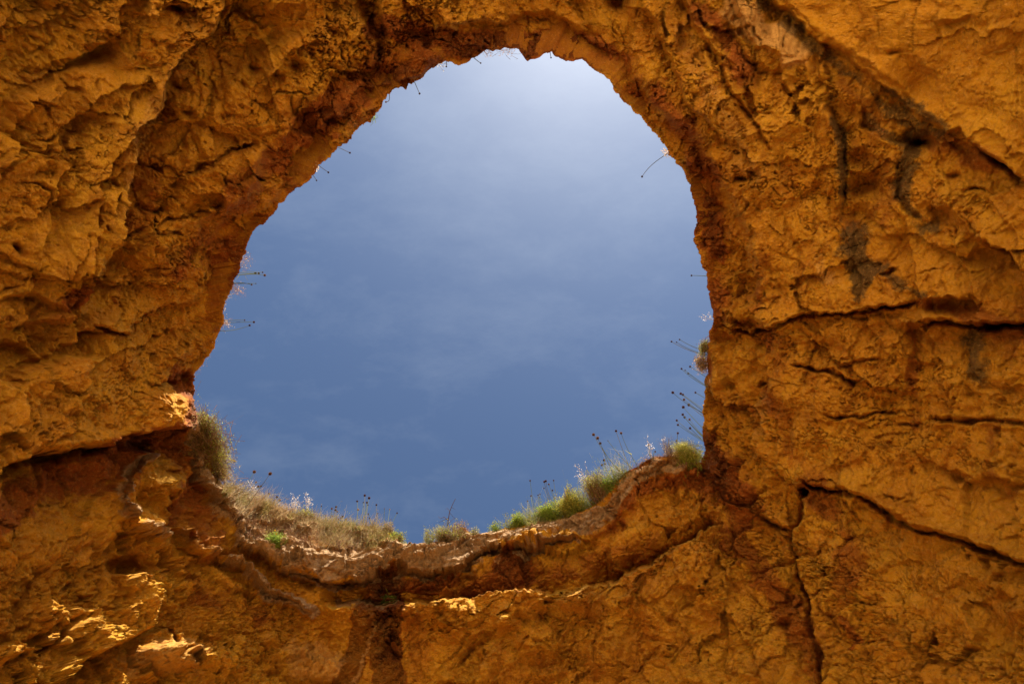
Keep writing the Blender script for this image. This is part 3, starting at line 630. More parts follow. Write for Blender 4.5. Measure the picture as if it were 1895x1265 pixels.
# picture coordinates of each face, for the natural joints along which the rock divides
xw = np.concatenate([np.repeat(XW[:NT][None], NL, 0), XW.reshape(NRT, NT)]); yw = np.concatenate([np.repeat(YW[:NT][None], NL, 0), YW.reshape(NRT, NT)])
qx = (xw[:-1].ravel() + xw[1:].ravel()) / 2; qy = (yw[:-1].ravel() + yw[1:].ravel()) / 2
reg = np.zeros(len(quads), np.int8)
B = 3000
POLY = {
 1: [(-B,-B),(640,-B),(640,-30),(660,20),(684,55),(700,95),(706,150),(720,180),(860,520),(357,770),(340,784),(285,794),(245,801),(221,811),(170,828),(130,835),(68,839),(50,851),(0,868),(-40,880),(-B,1000)],
 2: [(1400,-B)] + SLAB + [(B,420),(B,-B)],
 3: [(1316,602),(1343,609),(1384,614),(1418,607),(1450,600),(1506,585),(1561,578),(1612,570),(1704,567),(1704,600),(1765,602),(1830,603),(1895,607),(1940,613),(B,800),(B,1450)] + CR7[::-1] + [(1485,890),(1440,880),(1352,950),(1340,910),(1318,880),(1303,845),(860,760)],
 4: [(B,1450),(B,B),(1560,B)] + CR8[::-1] + [(1485,890)] + CR7,
 5: [(300,690),(357,770),(366,860),(380,905),(420,985),(445,1012),(520,1053),(590,1100),(590,1118)] + SH + [(1345,955),(1340,910),(1318,880),(1303,845),(1303,700),(860,520)],
}
for k in (1, 2, 3, 4, 5):
    reg[inside(POLY[k], qx, qy) & (reg == 0)] = k
low = (reg == 0) & (((qy > 880) & (qx < 1560)) | ((qx < 500) & (qy > 760)))
reg[low] = 6
INFO = {0: ('cave_roof', 'roof'), 1: ('rock_overhang', ''), 2: ('rock_slab', ''), 3: ('rock_wall', ''), 4: ('rock_buttress', ''), 5: ('cliff_edge', ''), 6: ('cave_wall', '')}
LAB = {0: 'pitted ochre cave roof arching over the top of the sky hole', 1: 'broad lumpy orange rock mass overhanging at the left of the sky hole',
 2: 'smooth yellow rock slab beyond the grey crevice in the upper right corner', 3: 'cracked orange wall right of the hole between two long dark cracks',
 4: 'smooth speckled ochre rock below the slanting crack in the lower right corner', 5: 'grey-brown crusted cliff edge under the grass with a dark undercut below it',
 6: 'lumpy ochre cave wall under the undercut with sunlit ridges and two dark red stains'}
for k in range(7):
    f = quads[reg == k]
    if not len(f): continue
    u, inv = np.unique(f, return_inverse=True)
    o = mesh_obj(INFO[k][0], VA[u], inv.reshape(-1, 4), ROCK, pig[u], extra=pol[u]); tag(o, LAB[k], None, None, 'structure')

# ------------------------------------------------------------------ cliff top, outer face and beach
def outer_shell():
    n = 360; th = np.linspace(0, NT, n, endpoint=False).astype(int)
    a = lip[0][th]; e = P1[-1][th]; rows = [a]
    hd = a[:, :2] / np.linalg.norm(a[:, :2], axis=1)[:, None]
    re = np.linalg.norm(e[:, :2], axis=1); ra = np.linalg.norm(a[:, :2], axis=1)
    for t, z in ((.25, .25), (.5, .4), (.75, .5), (1.0, .45)):
        r = ra + (np.maximum(re, ra + 1) + 1.6 - ra) * t; q = np.empty_like(a); he = e[:, :2] / re[:, None]
        hh = hd * (1 - t) + he * t; hh /= np.linalg.norm(hh, axis=1)[:, None]
        q[:, :2] = hh * r[:, None]; q[:, 2] = a[:, 2] * (1 - t * .6) + 12.2 * t * .6 + z + rng.normal(0, .08, n); rows.append(q)
    he = e[:, :2] / re[:, None]
    for t in (.3, .6, .85):
        q = np.empty_like(a); q[:, :2] = he * (np.maximum(re, ra + 1) + 1.6 + .5 * math.sin(t * 3))[:, None]; q[:, 2] = rows[4][:, 2] * (1 - t) + e[:, 2] * t; rows.append(q)
    rows.append(e)
    R = np.stack(rows); g = np.arange(len(rows) * n).reshape(len(rows), n)
    q = np.stack([g[:-1], np.roll(g[:-1], -1, 1), np.roll(g[1:], -1, 1), g[1:]], -1).reshape(-1, 4)
    o = mesh_obj('cliff_top', R.reshape(-1, 3), q, SOIL); tag(o, kind='structure')
outer_shell()
MOUTH = 95.0                                             # half-width of the cave mouth, degrees either side of the seaward side
def blocking_wall():  # unseen wall added to block outside light everywhere but the mouth
    k = np.arange(0, NT, 5); e = P1[-1][k]; az = np.degrees(np.arctan2(e[:, 0], e[:, 1])); he = e[:, :2] / np.linalg.norm(e[:, :2], axis=1)[:, None]
    foot = sstep(MOUTH + 12, MOUTH - 12, np.abs(az))       # how high the wall ends: 0 on the sand, 1 at the brow of the mouth
    rows = [e]
    for t in np.linspace(0, 1, 26)[1:]:
        q = np.empty_like(e); q[:, 2] = e[:, 2] * (1 - t * (1 - foot)) - .3 * t * (1 - foot)
        q[:, :2] = he * (np.linalg.norm(e[:, :2], axis=1) + .5 * math.sin(t * 2.6) + 1.2 * t * foot)[:, None]
        n = fbm((q * 1.0).astype(np.float32), .8, 4, .55, 3.) * .7 * min(1, t * 6); q[:, :2] -= he * n[:, None]; rows.append(q)
    R = np.stack(rows); m = len(k); g = np.arange(len(rows) * m).reshape(len(rows), m)
    q = np.stack([g[:-1], np.roll(g[:-1], -1, 1), np.roll(g[1:], -1, 1), g[1:]], -1).reshape(-1, 4)
    o = mesh_obj('blocking_wall', R.reshape(-1, 3), q, ROCK, np.zeros((R.size // 3, 4)), extra=np.zeros(R.size // 3)); tag(o, kind='structure')
blocking_wall()
def beach():
    r = np.concatenate([np.linspace(0, 40, 60), np.geomspace(42, 1500, 30)]); n = 90
    t = np.linspace(0, 2 * math.pi, n, endpoint=False)
    x = r[:, None] * np.cos(t); y = r[:, None] * np.sin(t)
    z = fbm(np.stack([x.ravel(), y.ravel(), x.ravel() * 0], -1).astype(np.float32), .35, 3) * .18
    g = np.arange(len(r) * n).reshape(len(r), n)
    q = np.stack([g[:-1], g[1:], np.roll(g[1:], -1, 1), np.roll(g[:-1], -1, 1)], -1).reshape(-1, 4)
    o = mesh_obj('beach', np.stack([x.ravel(), y.ravel(), z], -1), q, SAND); tag(o, kind='structure')
beach()
#VEG#
# ------------------------------------------------------------------ plants on the brink
def plant_material(name, trans=.35):
    m = bpy.data.materials.new(name); m.use_nodes = True; nt = m.node_tree; nt.nodes.clear(); L = nt.links.new
    out = nt.nodes.new('ShaderNodeOutputMaterial'); a = nt.nodes.new('ShaderNodeAttribute'); a.attribute_name = 'pigment'
    d = nt.nodes.new('ShaderNodeBsdfDiffuse'); t = nt.nodes.new('ShaderNodeBsdfTranslucent'); mx = nt.nodes.new('ShaderNodeMixShader'); mx.inputs[0].default_value = trans
    tc = nt.nodes.new('ShaderNodeTexCoord'); n = noise_n(nt, 40, 4, .6, tc.outputs['Object'])
    c = mix(nt, rmp(nt, n, .35, .7, 0, .35), a.outputs['Color'], (.16, .09, .03))
    L(c, d.inputs[0]); L(c, t.inputs[0]); L(d.outputs[0], mx.inputs[1]); L(t.outputs[0], mx.inputs[2]); L(mx.outputs[0], out.inputs[0]); return m
LEAF = plant_material('leaf', .45); STALK = plant_material('stalk', .1)

_nr = 170
_sp = P1[:_nr, ::2].reshape(-1, 3); _spx = None
def project(P):
    c = (P - np.array([0, 0, CAMZ])) @ RW
    return IW / 2 + F * c[:, 0] / -c[:, 2], IH / 2 - F * c[:, 1] / -c[:, 2]
_ux, _uy = project(_sp)
def surf(px, py):
    k = int(np.argmin((_ux - px) ** 2 + (_uy - py) ** 2)); return _sp[k].copy()
def surf_many(px, py):
    return np.stack([surf(a, b) for a, b in zip(px, py)])
def on_ray(px, py, z):
    """the point z metres above the eye seen at that picture place"""
    tx, ty = ray_t(px, py); return np.stack([tx * z, ty * z, np.asarray(z) + CAMZ + 0 * tx], -1)
def tube_arr(path, r0, r1, n=5):
    path = np.asarray(path, float); m = len(path); t = np.gradient(path, axis=0); t /= np.linalg.norm(t, axis=1)[:, None] + 1e-9
    ref = np.array([.3, .2, .93]) if abs(t[0] @ np.array([.3, .2, .93])) < .9 else np.array([1., 0, 0])
    u = np.cross(t, ref); u /= np.linalg.norm(u, axis=1)[:, None]; v = np.cross(t, u); r = np.linspace(r0, r1, m)[:, None]
    V = np.concatenate([path + r * (math.cos(a) * u + math.sin(a) * v) for a in np.arange(n) * 2 * math.pi / n])
    Q = [(k * m + i, ((k + 1) % n) * m + i, ((k + 1) % n) * m + i + 1, k * m + i + 1) for k in range(n) for i in range(m - 1)]
    return V, np.array(Q)
def blades(roots, tips, w, cols, bend=.25, seg=3, tipcol=None):
    """tapered curved blades; each seg quads"""
    n = len(roots); d = tips - roots; L = np.linalg.norm(d, axis=1)[:, None]
    side = np.cross(d, rng.normal(size=(n, 3))); side /= np.linalg.norm(side, axis=1)[:, None] + 1e-9
    droop = rng.normal(size=(n, 3)) * L * bend * .5; V = []; C = []
    w = np.broadcast_to(np.asarray(w, float), (n,))[:, None]
    for k in range(seg + 1):
        t = k / seg; c = roots + d * t + droop * math.sin(math.pi * t) * .5; ww = w * (1 - t * .85)
        V += [c - side * ww, c + side * ww]
        cc = cols if tipcol is None else cols * (1 - t) + tipcol * t
        C += [cc, cc]
    V = np.stack(V, 1).reshape(-1, 3); C = np.stack(C, 1).reshape(-1, 3); m = 2 * (seg + 1)
    q = np.array([(2 * k, 2 * k + 1, 2 * k + 3, 2 * k + 2) for k in range(seg)])
    Q = (np.arange(n)[:, None, None] * m + q[None]).reshape(-1, 4)
    return V, Q, C
def leaves(P, size, cols, dirs=None, asp=.4):
    n = len(P); a = rng.normal(size=(n, 3)) if dirs is None else dirs + rng.normal(size=(n, 3)) * .5
    a /= np.linalg.norm(a, axis=1)[:, None]; b = np.cross(a, rng.normal(size=(n, 3))); b /= np.linalg.norm(b, axis=1)[:, None] + 1e-9
    s = (np.asarray(size) * rng.uniform(.6, 1.3, n))[:, None]
    V = np.stack([P, P + a * s * .5 + b * s * asp, P + a * s, P + a * s * .5 - b * s * asp], 1).reshape(-1, 3)
    return V, np.arange(4 * n).reshape(-1, 4), np.repeat(cols, 4, 0)
def pick(pal, n, var=.25):
    pal = np.array(pal, float); k = rng.integers(0, len(pal), n)
    return pal[k] * rng.uniform(1 - var, 1 + var, (n, 1))
class Bag:
    def __init__(s): s.V = []; s.Q = []; s.C = []; s.n = 0
    def add(s, V, Q, C):
        if len(C) != len(V): C = np.broadcast_to(np.asarray(C, float), (len(V), 3))
        s.V.append(V); s.Q.append(Q + s.n); s.C.append(C); s.n += len(V)
    def build(s, name, mat, parent=None, smooth_=False):
        C = np.concatenate(s.C); org = np.zeros(3)
        V = np.concatenate(s.V)
        if parent is not None: V = V - np.array(parent.location)
        o = mesh_obj(name, V, np.concatenate(s.Q), mat, np.concatenate([C, np.ones((len(C), 1))], 1), parent, smooth_)
        if name in ('stems', 'foliage', 'flowers', 'spikelets', 'leaf'): o['kind'] = 'stuff'
        return o
def empty(name, loc):
    e = bpy.data.objects.new(name, None); e.location = tuple(loc); e.empty_display_size = .1; COL.objects.link(e); return e

OLIVE = [(.22,.25,.03),(.30,.30,.04),(.16,.19,.03),(.36,.31,.05)]
GREEN = [(.17,.26,.035),(.25,.34,.045),(.13,.19,.035)]
GREY = [(.25,.24,.12),(.32,.29,.16),(.18,.18,.09)]
DRY = [(.50,.31,.11),(.60,.42,.18),(.42,.22,.09),(.34,.19,.09)]
STRAW = [(.70,.53,.27),(.62,.44,.19),(.78,.66,.45)]
WINE = [(.20,.075,.055),(.26,.12,.08),(.16,.08,.06)]
BROWN = [(.22,.12,.055),(.15,.085,.04),(.30,.17,.085)]
YEL = [(.75,.45,.02),(.8,.5,.03)]

def shrub(name, label, cat, base, tips, rise, n, pal, stem_pal=BROWN, leaf=.022, per=9, asp=.35, fan=10, sw=.0035, flowers=None, group=None, upb=.35, tip_pal=None, leaf_from=.15, wild=.2):
    """stems fan out from a root spot on the rock to tips spread over an ellipse of the picture, leaves along them.
       base (px,py); tips (cx,cy,rx,ry,rot)"""
    b0 = surf(*base); e = empty(name, b0 - np.array([0, 0, .03])); tag(e, label, cat, group)
    cx, cy, rx, ry, rot = tips
    a = rng.uniform(0, 2 * math.pi, n); r = np.sqrt(rng.uniform(0, 1, n)) * (1 + wild * np.abs(rng.normal(size=n)) * .6)
    lump = 1 + .22 * np.sin(a * 3 + base[0]) + .16 * np.sin(a * 7 + base[1]) + .1 * np.sin(a * 13)
    cen = rng.integers(0, n, max(6, n // 28)); kk = cen[rng.integers(0, len(cen), n)]; gq = .42
    a = a * gq + a[kk] * (1 - gq); r = r * gq + r[kk] * (1 - gq) * 1.12
    ex = r * rx * np.cos(a) * lump; ey = r * ry * np.sin(a) * lump
    tx = cx + ex * math.cos(rot) - ey * math.sin(rot); ty = cy + ex * math.sin(rot) + ey * math.cos(rot)
    bz = b0[2] - CAMZ; T = on_ray(tx, ty, bz + rise * rng.uniform(.15, 1, n) )
    R = b0 + rng.normal(size=(n, 3)) * np.array([1, 1, .4]) * .01 * fan
    R += (T - R) * rng.uniform(0, .3, n)[:, None] * np.array([1, 1, .2])
    s = Bag(); V, Q, C = blades(R, T, sw, pick(stem_pal, n), .35, 3); s.add(V, Q, C)
    f = Bag(); m = n * per; k = np.repeat(np.arange(n), per); t = rng.uniform(leaf_from, 1.02, m)[:, None]
    P = R[k] + (T - R)[k] * t + rng.normal(size=(m, 3)) * .018; dr = (T - R)[k]; dr /= np.linalg.norm(dr, axis=1)[:, None] + 1e-9
    cl = pick(pal, m)
    if tip_pal is not None:
        tp = pick(tip_pal, m); w = sstep(.75, 1.0, t); cl = cl * (1 - w) + tp * w
    cl = cl * np.repeat(rng.uniform(.8, 1.5, n), per)[:, None] * 1.3
    f.add(*leaves(P, leaf, cl, dr + np.array([0, 0, upb]), asp))
    s.build('stems', STALK, e); f.build('foliage', LEAF, e)
    if flowers:
        cnt, pal2, fs = flowers; g = Bag(); o = rng.permutation(n)[:cnt]
        for i in o:
            c = T[i] + np.array([0, 0, .02]); u = rng.normal(size=3); u[2] += 1.2; u /= np.linalg.norm(u); x = np.cross(u, [1, 0, 0]); x /= np.linalg.norm(x); y = np.cross(u, x)
            ring = [c + fs * (math.cos(q) * x + math.sin(q) * y) for q in np.arange(8) * math.pi / 4]; V = np.array([c + u * fs * .3] + ring + [c - u * fs * .5])
            Q = np.array([(0, 1 + i2, 1 + (i2 + 1) % 8, 0) for i2 in range(8)])[:, :3]; Q2 = np.array([(9, 1 + (i2 + 1) % 8, 1 + i2) for i2 in range(8)])
            g.add(V, np.concatenate([Q, Q2]), pick(pal2, 1)[0])
        g.build('flowers', LEAF, e)
    return e

# ---- the loose cover of the brink: dry grass and wine-red herbs, past counting
def ground_cover(name, poly, n, h, pal, tip_pal, lean=.35, w=.0028, label=None, leafn=0, leafpal=None, edge_h=1.0, leafsize=.02):
    poly = np.array(poly, float); lo = poly.min(0); hi = poly.max(0); X_ = []; Y_ = []
    c = rng.uniform(lo, hi, (n * 4, 2)); k = inside([tuple(p) for p in poly], c[:, 0], c[:, 1]); c = c[k][:n]
    cl = rng.uniform(lo, hi, (60, 2)); d = np.sqrt(((c[:, None] - cl[None]) ** 2).sum(-1)).min(1); keep = rng.uniform(size=len(c)) < np.exp(-(d / 26) ** 2) + .35; c = c[keep]
    R = surf_many(c[:, 0], c[:, 1]); m = len(R)
    hv = -R[:, :2] / np.linalg.norm(R[:, :2], axis=1)[:, None]
    up = np.stack([hv[:, 0] * lean, hv[:, 1] * lean, np.ones(m)], -1) + rng.normal(size=(m, 3)) * .42
    L = h * rng.uniform(.35, 1.2, m)[:, None]; T = R + up * L
    ncl = np.argmin(((c[:, None] - cl[None]) ** 2).sum(-1), 1); pc = pick(pal, len(cl), .35)[ncl]; tcn = pick(tip_pal, len(cl), .3)[ncl]; hc = rng.uniform(.45, 1.35, len(cl))[ncl][:, None]
    T = R + up * L * hc; mixc = .65
    b = Bag(); V, Q, C = blades(R - up * .02, T, w, pc * mixc + pick(pal, m) * (1 - mixc), .4, 2, tcn * .5 + pick(tip_pal, m) * .5); b.add(V, Q, C)
    if leafn:
        k = rng.integers(0, m, leafn); P = R[k] + (T - R)[k] * rng.uniform(.1, 1, (leafn, 1)) + rng.normal(size=(leafn, 3)) * .02
        b.add(*leaves(P, leafsize, pick(leafpal, len(cl), .35)[ncl[k]] * .6 + pick(leafpal, leafn) * .4, up[k], .35))
    o = b.build(name, LEAF); tag(o, label, None, None, 'stuff'); return o
ground_cover('dry_grass', [(408,905),(440,912),(520,938),(610,966),(690,972),(735,1000),(690,1016),(600,1016),(560,990),(510,972),(450,955),(415,930)], 9000, .24, STRAW + DRY + OLIVE + BROWN, STRAW + DRY, .35, .0030,
             'dry straw-coloured grass with white seed heads covering the brink left of the gap', 9000, STRAW + DRY + GREY + OLIVE + WINE)
ground_cover('withered_herbs', [(425,945),(480,950),(520,975),(560,975),(620,1000),(690,1010),(640,1022),(560,1008),(520,990),(480,1000),(440,985)], 3600, .15, WINE + BROWN, WINE + DRY, .3, .0032,
             'wine-red withered herbs hanging below the straw grass on the brink', 4200, WINE + DRY + GREY)
ground_cover('low_green_herbs', [(560,950),(640,966),(700,975),(740,1000),(690,1000),(600,985)], 900, .14, OLIVE, DRY + OLIVE, .3, .003,
             'olive low herbs mixed in the dry grass near the gap', 3000, OLIVE + GREY)
ground_cover('rim_bristles', [(352,730),(362,760),(370,820),(385,890),(405,960),(395,965),(372,900),(360,830),(350,770)], 900, .07, WINE + DRY, DRY + STRAW, .2, .0025,
             'sparse reddish bristles on the crusted edge beside the green shrub', 900, WINE + DRY)
ground_cover('rim_bristles', [(360,700),(385,655),(412,595),(440,505),(455,465),(448,465),(430,500),(405,590),(375,655),(355,700)], 420, .06, DRY + WINE, STRAW, .5, .0022,
             'fine pale bristles along the upper left brink of the hole', 300, WINE + STRAW)
ground_cover('brink_herbs', [(940,972),(1000,955),(1060,942),(1110,912),(1140,885),(1165,868),(1170,876),(1140,900),(1100,932),(1050,958),(980,972),(925,983)], 5200, .32, OLIVE + GREEN + GREY, OLIVE + STRAW, .35, .0032,
             'mixed low green and straw herbs along the rising brink right of the gap', 9000, OLIVE + GREEN + GREY)
ground_cover('succulent_mat', [(1165,866),(1200,845),(1250,838),(1290,850),(1300,862),(1270,868),(1230,855),(1190,860)], 700, .07, WINE + BROWN, WINE + DRY, .3, .004,
             'brown-red succulent mat on the crest below the twiggy bush', 1800, WINE + BROWN + DRY)

S = shrub
S('heath_shrub', 'large olive-green feathery shrub jutting from the left brink', 'shrub', (374,805), (392,808,23,50,-.45), .6, 1500, OLIVE, BROWN, .036, 12, .14, 26, tip_pal=[(.30,.22,.07),(.22,.10,.05)], upb=.6, wild=.5)
S('heath_shrub', 'yellow-brown feathery shrub just below the large olive one', 'shrub', (392,872), (412,860,18,28,-.3), .5, 800, [(.33,.26,.05),(.26,.21,.05),(.38,.25,.08)], BROWN, .034, 12, .14, 22, tip_pal=[(.30,.18,.08)], upb=.5, wild=.45)
S('herb_tuft', 'small grey-green tuft clinging to the crust under the olive shrub', 'plant', (376,872), (381,876,9,11,0), .15, 120, GREY + OLIVE, BROWN, .022, 8, .3, 5)
S('low_shrub', 'dark dusty bush behind the straw grass at the foot of the left brink', 'shrub', (432,915), (436,908,28,13,.25), .3, 420, [(.22,.17,.08),(.28,.21,.11),(.20,.19,.08)], BROWN, .026, 8, .2, 16)
S('flowering_bush', 'bright green bush with yellow flowers below the dry grass', 'bush', (512,1012), (511,1001,20,16,.2), .22, 480, [(.17,.25,.04),(.24,.32,.06)], GREEN, .026, 9, .22, 9, flowers=(16, YEL, .016))
S('low_shrub', 'dark green bush on the grass crest between the white oats and the stalks', 'shrub', (572,962), (570,953,17,12,.2), .25, 240, OLIVE + GREY, BROWN, .024, 8, .3, 8)
S('low_shrub', 'brownish upright bush at the right end of the grass bank', 'shrub', (722,988), (722,976,13,12,0), .3, 200, [(.27,.20,.11),(.21,.17,.08)], BROWN, .022, 8, .3, 6)
S('flowering_bush', 'green clump with a few yellow flowers at the left edge of the gap', 'bush', (735,1005), (738,996,17,12,.3), .2, 320, OLIVE + GREEN, BROWN, .022, 8, .3, 8, flowers=(7, YEL, .011))
S('thorny_shrub', 'grey-green shrub with a bare dead branch in the middle of the gap', 'shrub', (832,1003), (832,984,30,15,-.2), .55, 600, OLIVE + GREY, BROWN, .024, 9, .25, 10, wild=.4)
S('thorny_shrub', 'brown twiggy shrub against the soil mound, right half of the gap', 'shrub', (852,1000), (856,978,19,15,-.3), .5, 420, BROWN + [(.20,.13,.06)], BROWN, .022, 7, .25, 10, wild=.4)
S('herb_tuft', 'small pale green tuft left of the shrub in the gap', 'plant', (795,1005), (795,990,10,14,0), .3, 130, GREY + OLIVE, GREY, .022, 8, .2, 6)
S('herb_tuft', 'small olive tuft on the right foot of the soil mound', 'plant', (881,992), (879,985,9,8,.4), .15, 90, OLIVE + GREY, BROWN, .02, 8, .3, 5)
S('flowering_bush', 'loose seed-headed yellow plant alone on the rising edge', 'bush', (918,983), (919,973,15,7,-.2), .2, 110, OLIVE + GREEN, GREEN, .018, 6, .3, 9, flowers=(10, [(.30,.17,.06),(.6,.4,.04)], .010))
S('flowering_bush', 'compact bright green clump with brown buds on the edge', 'bush', (960,972), (960,958,13,11,-.1), .2, 280, GREEN + OLIVE, GREEN, .022, 8, .3, 8, flowers=(12, [(.22,.11,.05),(.5,.33,.05)], .009))
S('flowering_bush', 'green cushion dotted with yellow flowers under the leaning stalks', 'bush', (1022,957), (1020,938,32,11,-.4), .25, 520, GREEN + OLIVE, GREEN, .022, 8, .3, 14, flowers=(26, YEL, .011))
S('yellow_shrub', 'yellow-olive rounded shrub in the middle of the rising brink', 'shrub', (1068,945), (1062,924,34,17,-.45), .35, 800, [(.40,.34,.05),(.32,.28,.05),(.25,.24,.05)], OLIVE, .026, 9, .2, 14)
S('low_shrub', 'tallest grey-green shrub on the rising brink', 'shrub', (1105,908), (1100,888,24,18,-.5), .45, 700, GREY + OLIVE, BROWN, .024, 9, .25, 12)
S('low_shrub', 'fresh green leafy plant right of the grey-green shrub', 'shrub', (1130,902), (1128,892,24,12,-.55), .3, 460, GREEN, GREEN, .028, 8, .25, 10, flowers=(4, YEL, .010))
S('low_shrub', 'small olive shrub left of the yellow-olive one', 'shrub', (1050,948), (1056,899,9,6,-.3), .3, 80, OLIVE, BROWN, .022, 8, .3, 6)
S('twiggy_bush', 'leafless purple-brown twiggy bush on the right crest', 'bush', (1243,843), (1240,823,17,18,0), .55, 130, BROWN, [(.15,.10,.07),(.22,.17,.12)], .012, 2, .3, 8, sw=.0032, wild=.4)
S('grass_tussock', 'yellow-green grassy tussock in the right corner of the brink', 'grass', (1280,854), (1275,826,28,13,.05), .45, 760, [(.30,.27,.05),(.38,.32,.08),(.2,.2,.05)], OLIVE, .034, 6, .12, 16)
S('low_shrub', 'brown dead mat of twigs under the yellow-green tussock', 'shrub', (1268,853), (1268,845,30,10,.15), .2, 380, BROWN + DRY, DRY, .02, 6, .3, 18)
S('rim_shrub', 'small pale green bush on the right brink under the three stalks', 'shrub', (1310,638), (1302,642,7,14,.25), .35, 220, GREY + OLIVE, BROWN, .022, 8, .3, 8)
S('rim_shrub', 'rusty brown bush hanging from the right brink', 'shrub', (1308,672), (1296,670,10,17,-.2), .35, 240, [(.34,.20,.09),(.42,.25,.12),(.24,.2,.08)], BROWN, .02, 7, .35, 9)
S('herb_tuft', 'small green plant sitting on the shaded ledge above the red stains', 'plant', (720,1112), (721,1108,13,5,0), .1, 200, [(.04,.10,.02),(.06,.13,.03)], GREEN, .02, 7, .3, 8)
S('herb_tuft', 'sparse green sprig hanging from the upper left ledge', 'plant', (688,222), (695,212,8,5,-.5), .1, 26, GREEN, GREEN, .02, 4, .4, 6)
S('herb_tuft', 'thin dark twigs hanging at the very top of the hole', 'plant', (905,88), (908,101,9,7,0), .1, 14, BROWN, BROWN, .02, 2, .3, 8, sw=.004)
S('herb_tuft', 'tangled dark twigs hanging right of the thin ones at the top of the hole', 'plant', (940,84), (942,96,13,6,0), .1, 34, BROWN, BROWN, .018, 3, .3, 14, sw=.003)
S('herb_tuft', 'pale wiry sprigs on the top rim left of the highest notch', 'plant', (820,112), (816,121,9,4,-.3), .1, 20, STRAW, BROWN, .016, 3, .3, 9, sw=.003)
S('herb_tuft', 'tiny pale tuft at the foot of the long leaning stalk', 'plant', (1238,284), (1231,280,5,6,0), .1, 20, STRAW + DRY, STRAW, .02, 3, .3, 4, sw=.003)
S('herb_tuft', 'tiny pale tuft beside two short stalks on the left rim', 'plant', (586,310), (586,308,4,5,0), .1, 20, STRAW, STRAW, .018, 3, .3, 4, sw=.003)
S('herb_tuft', 'reddish seed sprays hanging from the left brink below the yellow leaves', 'plant', (437,530), (449,538,12,10,0), .2, 50, WINE + DRY, DRY, .013, 2, .5, 5, sw=.0015, wild=.5)
S('herb_tuft', 'reddish haze of fine sprays above the upper left stalk cluster', 'plant', (450,490), (459,488,9,16,.1), .2, 50, WINE + DRY, DRY, .013, 2, .5, 8, sw=.0015, wild=.4)
S('herb_tuft', 'pale dry sprays at the root of the lower left stalk pair', 'plant', (415,598), (424,598,10,8,0), .15, 36, DRY + STRAW, DRY, .018, 2, .3, 6, sw=.002)

# bare dead branch of the shrub in the gap
def dead_branch():
    z = surf(832, 1003)[2] - CAMZ; b = Bag(); pts = [(828,985),(829,965),(832,946),(837,934),(843,922)]
    def path(p, dz): return np.stack([on_ray(x, y, z + .25 + dz * i / len(p)) for i, (x, y) in enumerate(p)])
    for p, r in ((pts, .010), ([(829,962),(822,956),(815,959),(811,955)], .006), ([(830,958),(819,963),(812,966)], .005), ([(833,946),(828,940),(824,942)], .004), ([(832,948),(838,955),(843,960)], .004), ([(835,938),(843,942)], .004), ([(828,970),(836,962),(842,957)], .005)):
        V, Q = tube_arr(path(p, .3), r, r * .45); b.add(V, Q, (.13,.08,.05))
    e = [o for o in bpy.data.objects if o.get('label', '').startswith('grey-green shrub with a bare')][0]
    b.build('dead_branch', STALK, e)
dead_branch()

# ---- pale feathery oats
def oats(label, base, stems):
    b0 = surf(*base); e = empty('wild_oat', b0); tag(e, label, 'grass', 'pale feathery oats along the brink'); s = Bag(); f = Bag(); z = b0[2] - CAMZ
    for (hx, hy, n) in stems:
        h = on_ray(hx, hy, z + .45); mid = b0 * .5 + h * .5 + np.array([0, 0, .05]) + rng.normal(size=3) * .02
        t = np.linspace(0, 1, 7)[:, None]; path = (1 - t) ** 2 * b0 + 2 * t * (1 - t) * mid + t * t * h
        V, Q = tube_arr(path, .003, .0015, 3); s.add(V, Q, (.60,.48,.34))
        k = rng.uniform(.55, 1.0, n)[:, None]; c = (1 - k) ** 2 * b0 + 2 * k * (1 - k) * mid + k * k * h
        off = rng.normal(size=(n, 3)) * .030; P = c + off; dr = off + np.array([0, 0, .01]); dr /= np.linalg.norm(dr, axis=1)[:, None]
        f.add(*leaves(P, .034, pick([(.80,.74,.66),(.72,.62,.50)], n, .1), dr, .2)); V, Q, C = blades(c, P, .0014, pick(STRAW, n), .2, 1); s.add(V, Q, C)
    s.build('stems', STALK, e); f.build('spikelets', LEAF, e)
oats('white oat spray crossing the two tall leaning stalks at the left', (478,935), [(461,892,30),(468,899,34),(474,908,26),(482,913,24),(488,925,20),(466,915,20)])
oats('white oat spray just left of the dusty bush', (425,915), [(419,897,14),(413,896,14),(424,900,12),(408,902,10)])
oats('white oat plume right of the leaning stalks, left of the single upright plume', (548,945), [(542,916,24),(549,922,22),(553,925,18),(540,930,14)])
oats('single upright white oat plume on the grass crest', (572,946), [(566,911,26),(570,919,24),(574,925,20)])
oats('low white oats on the crest below the small stalk trio', (528,942), [(520,932,14),(530,934,14),(510,930,14),(538,938,12)])
oats('bright white oat spray left of the grey-green shrub', (1088,895), [(1064,858,24),(1069,866,26),(1066,876,22),(1074,884,18),(1082,858,8)])
oats('white oat plume left of the leafless bush', (1205,848), [(1197,809,18),(1202,818,18),(1198,832,12),(1206,826,12)])
oats('faint white oat plume leaning on the leafless bush', (1232,845), [(1226,813,12),(1232,822,12),(1228,806,6)])
oats('tiny white oat spray on the right brink above the cleft', (1318,592), [(1300,589,12),(1302,583,10),(1309,580,6)])

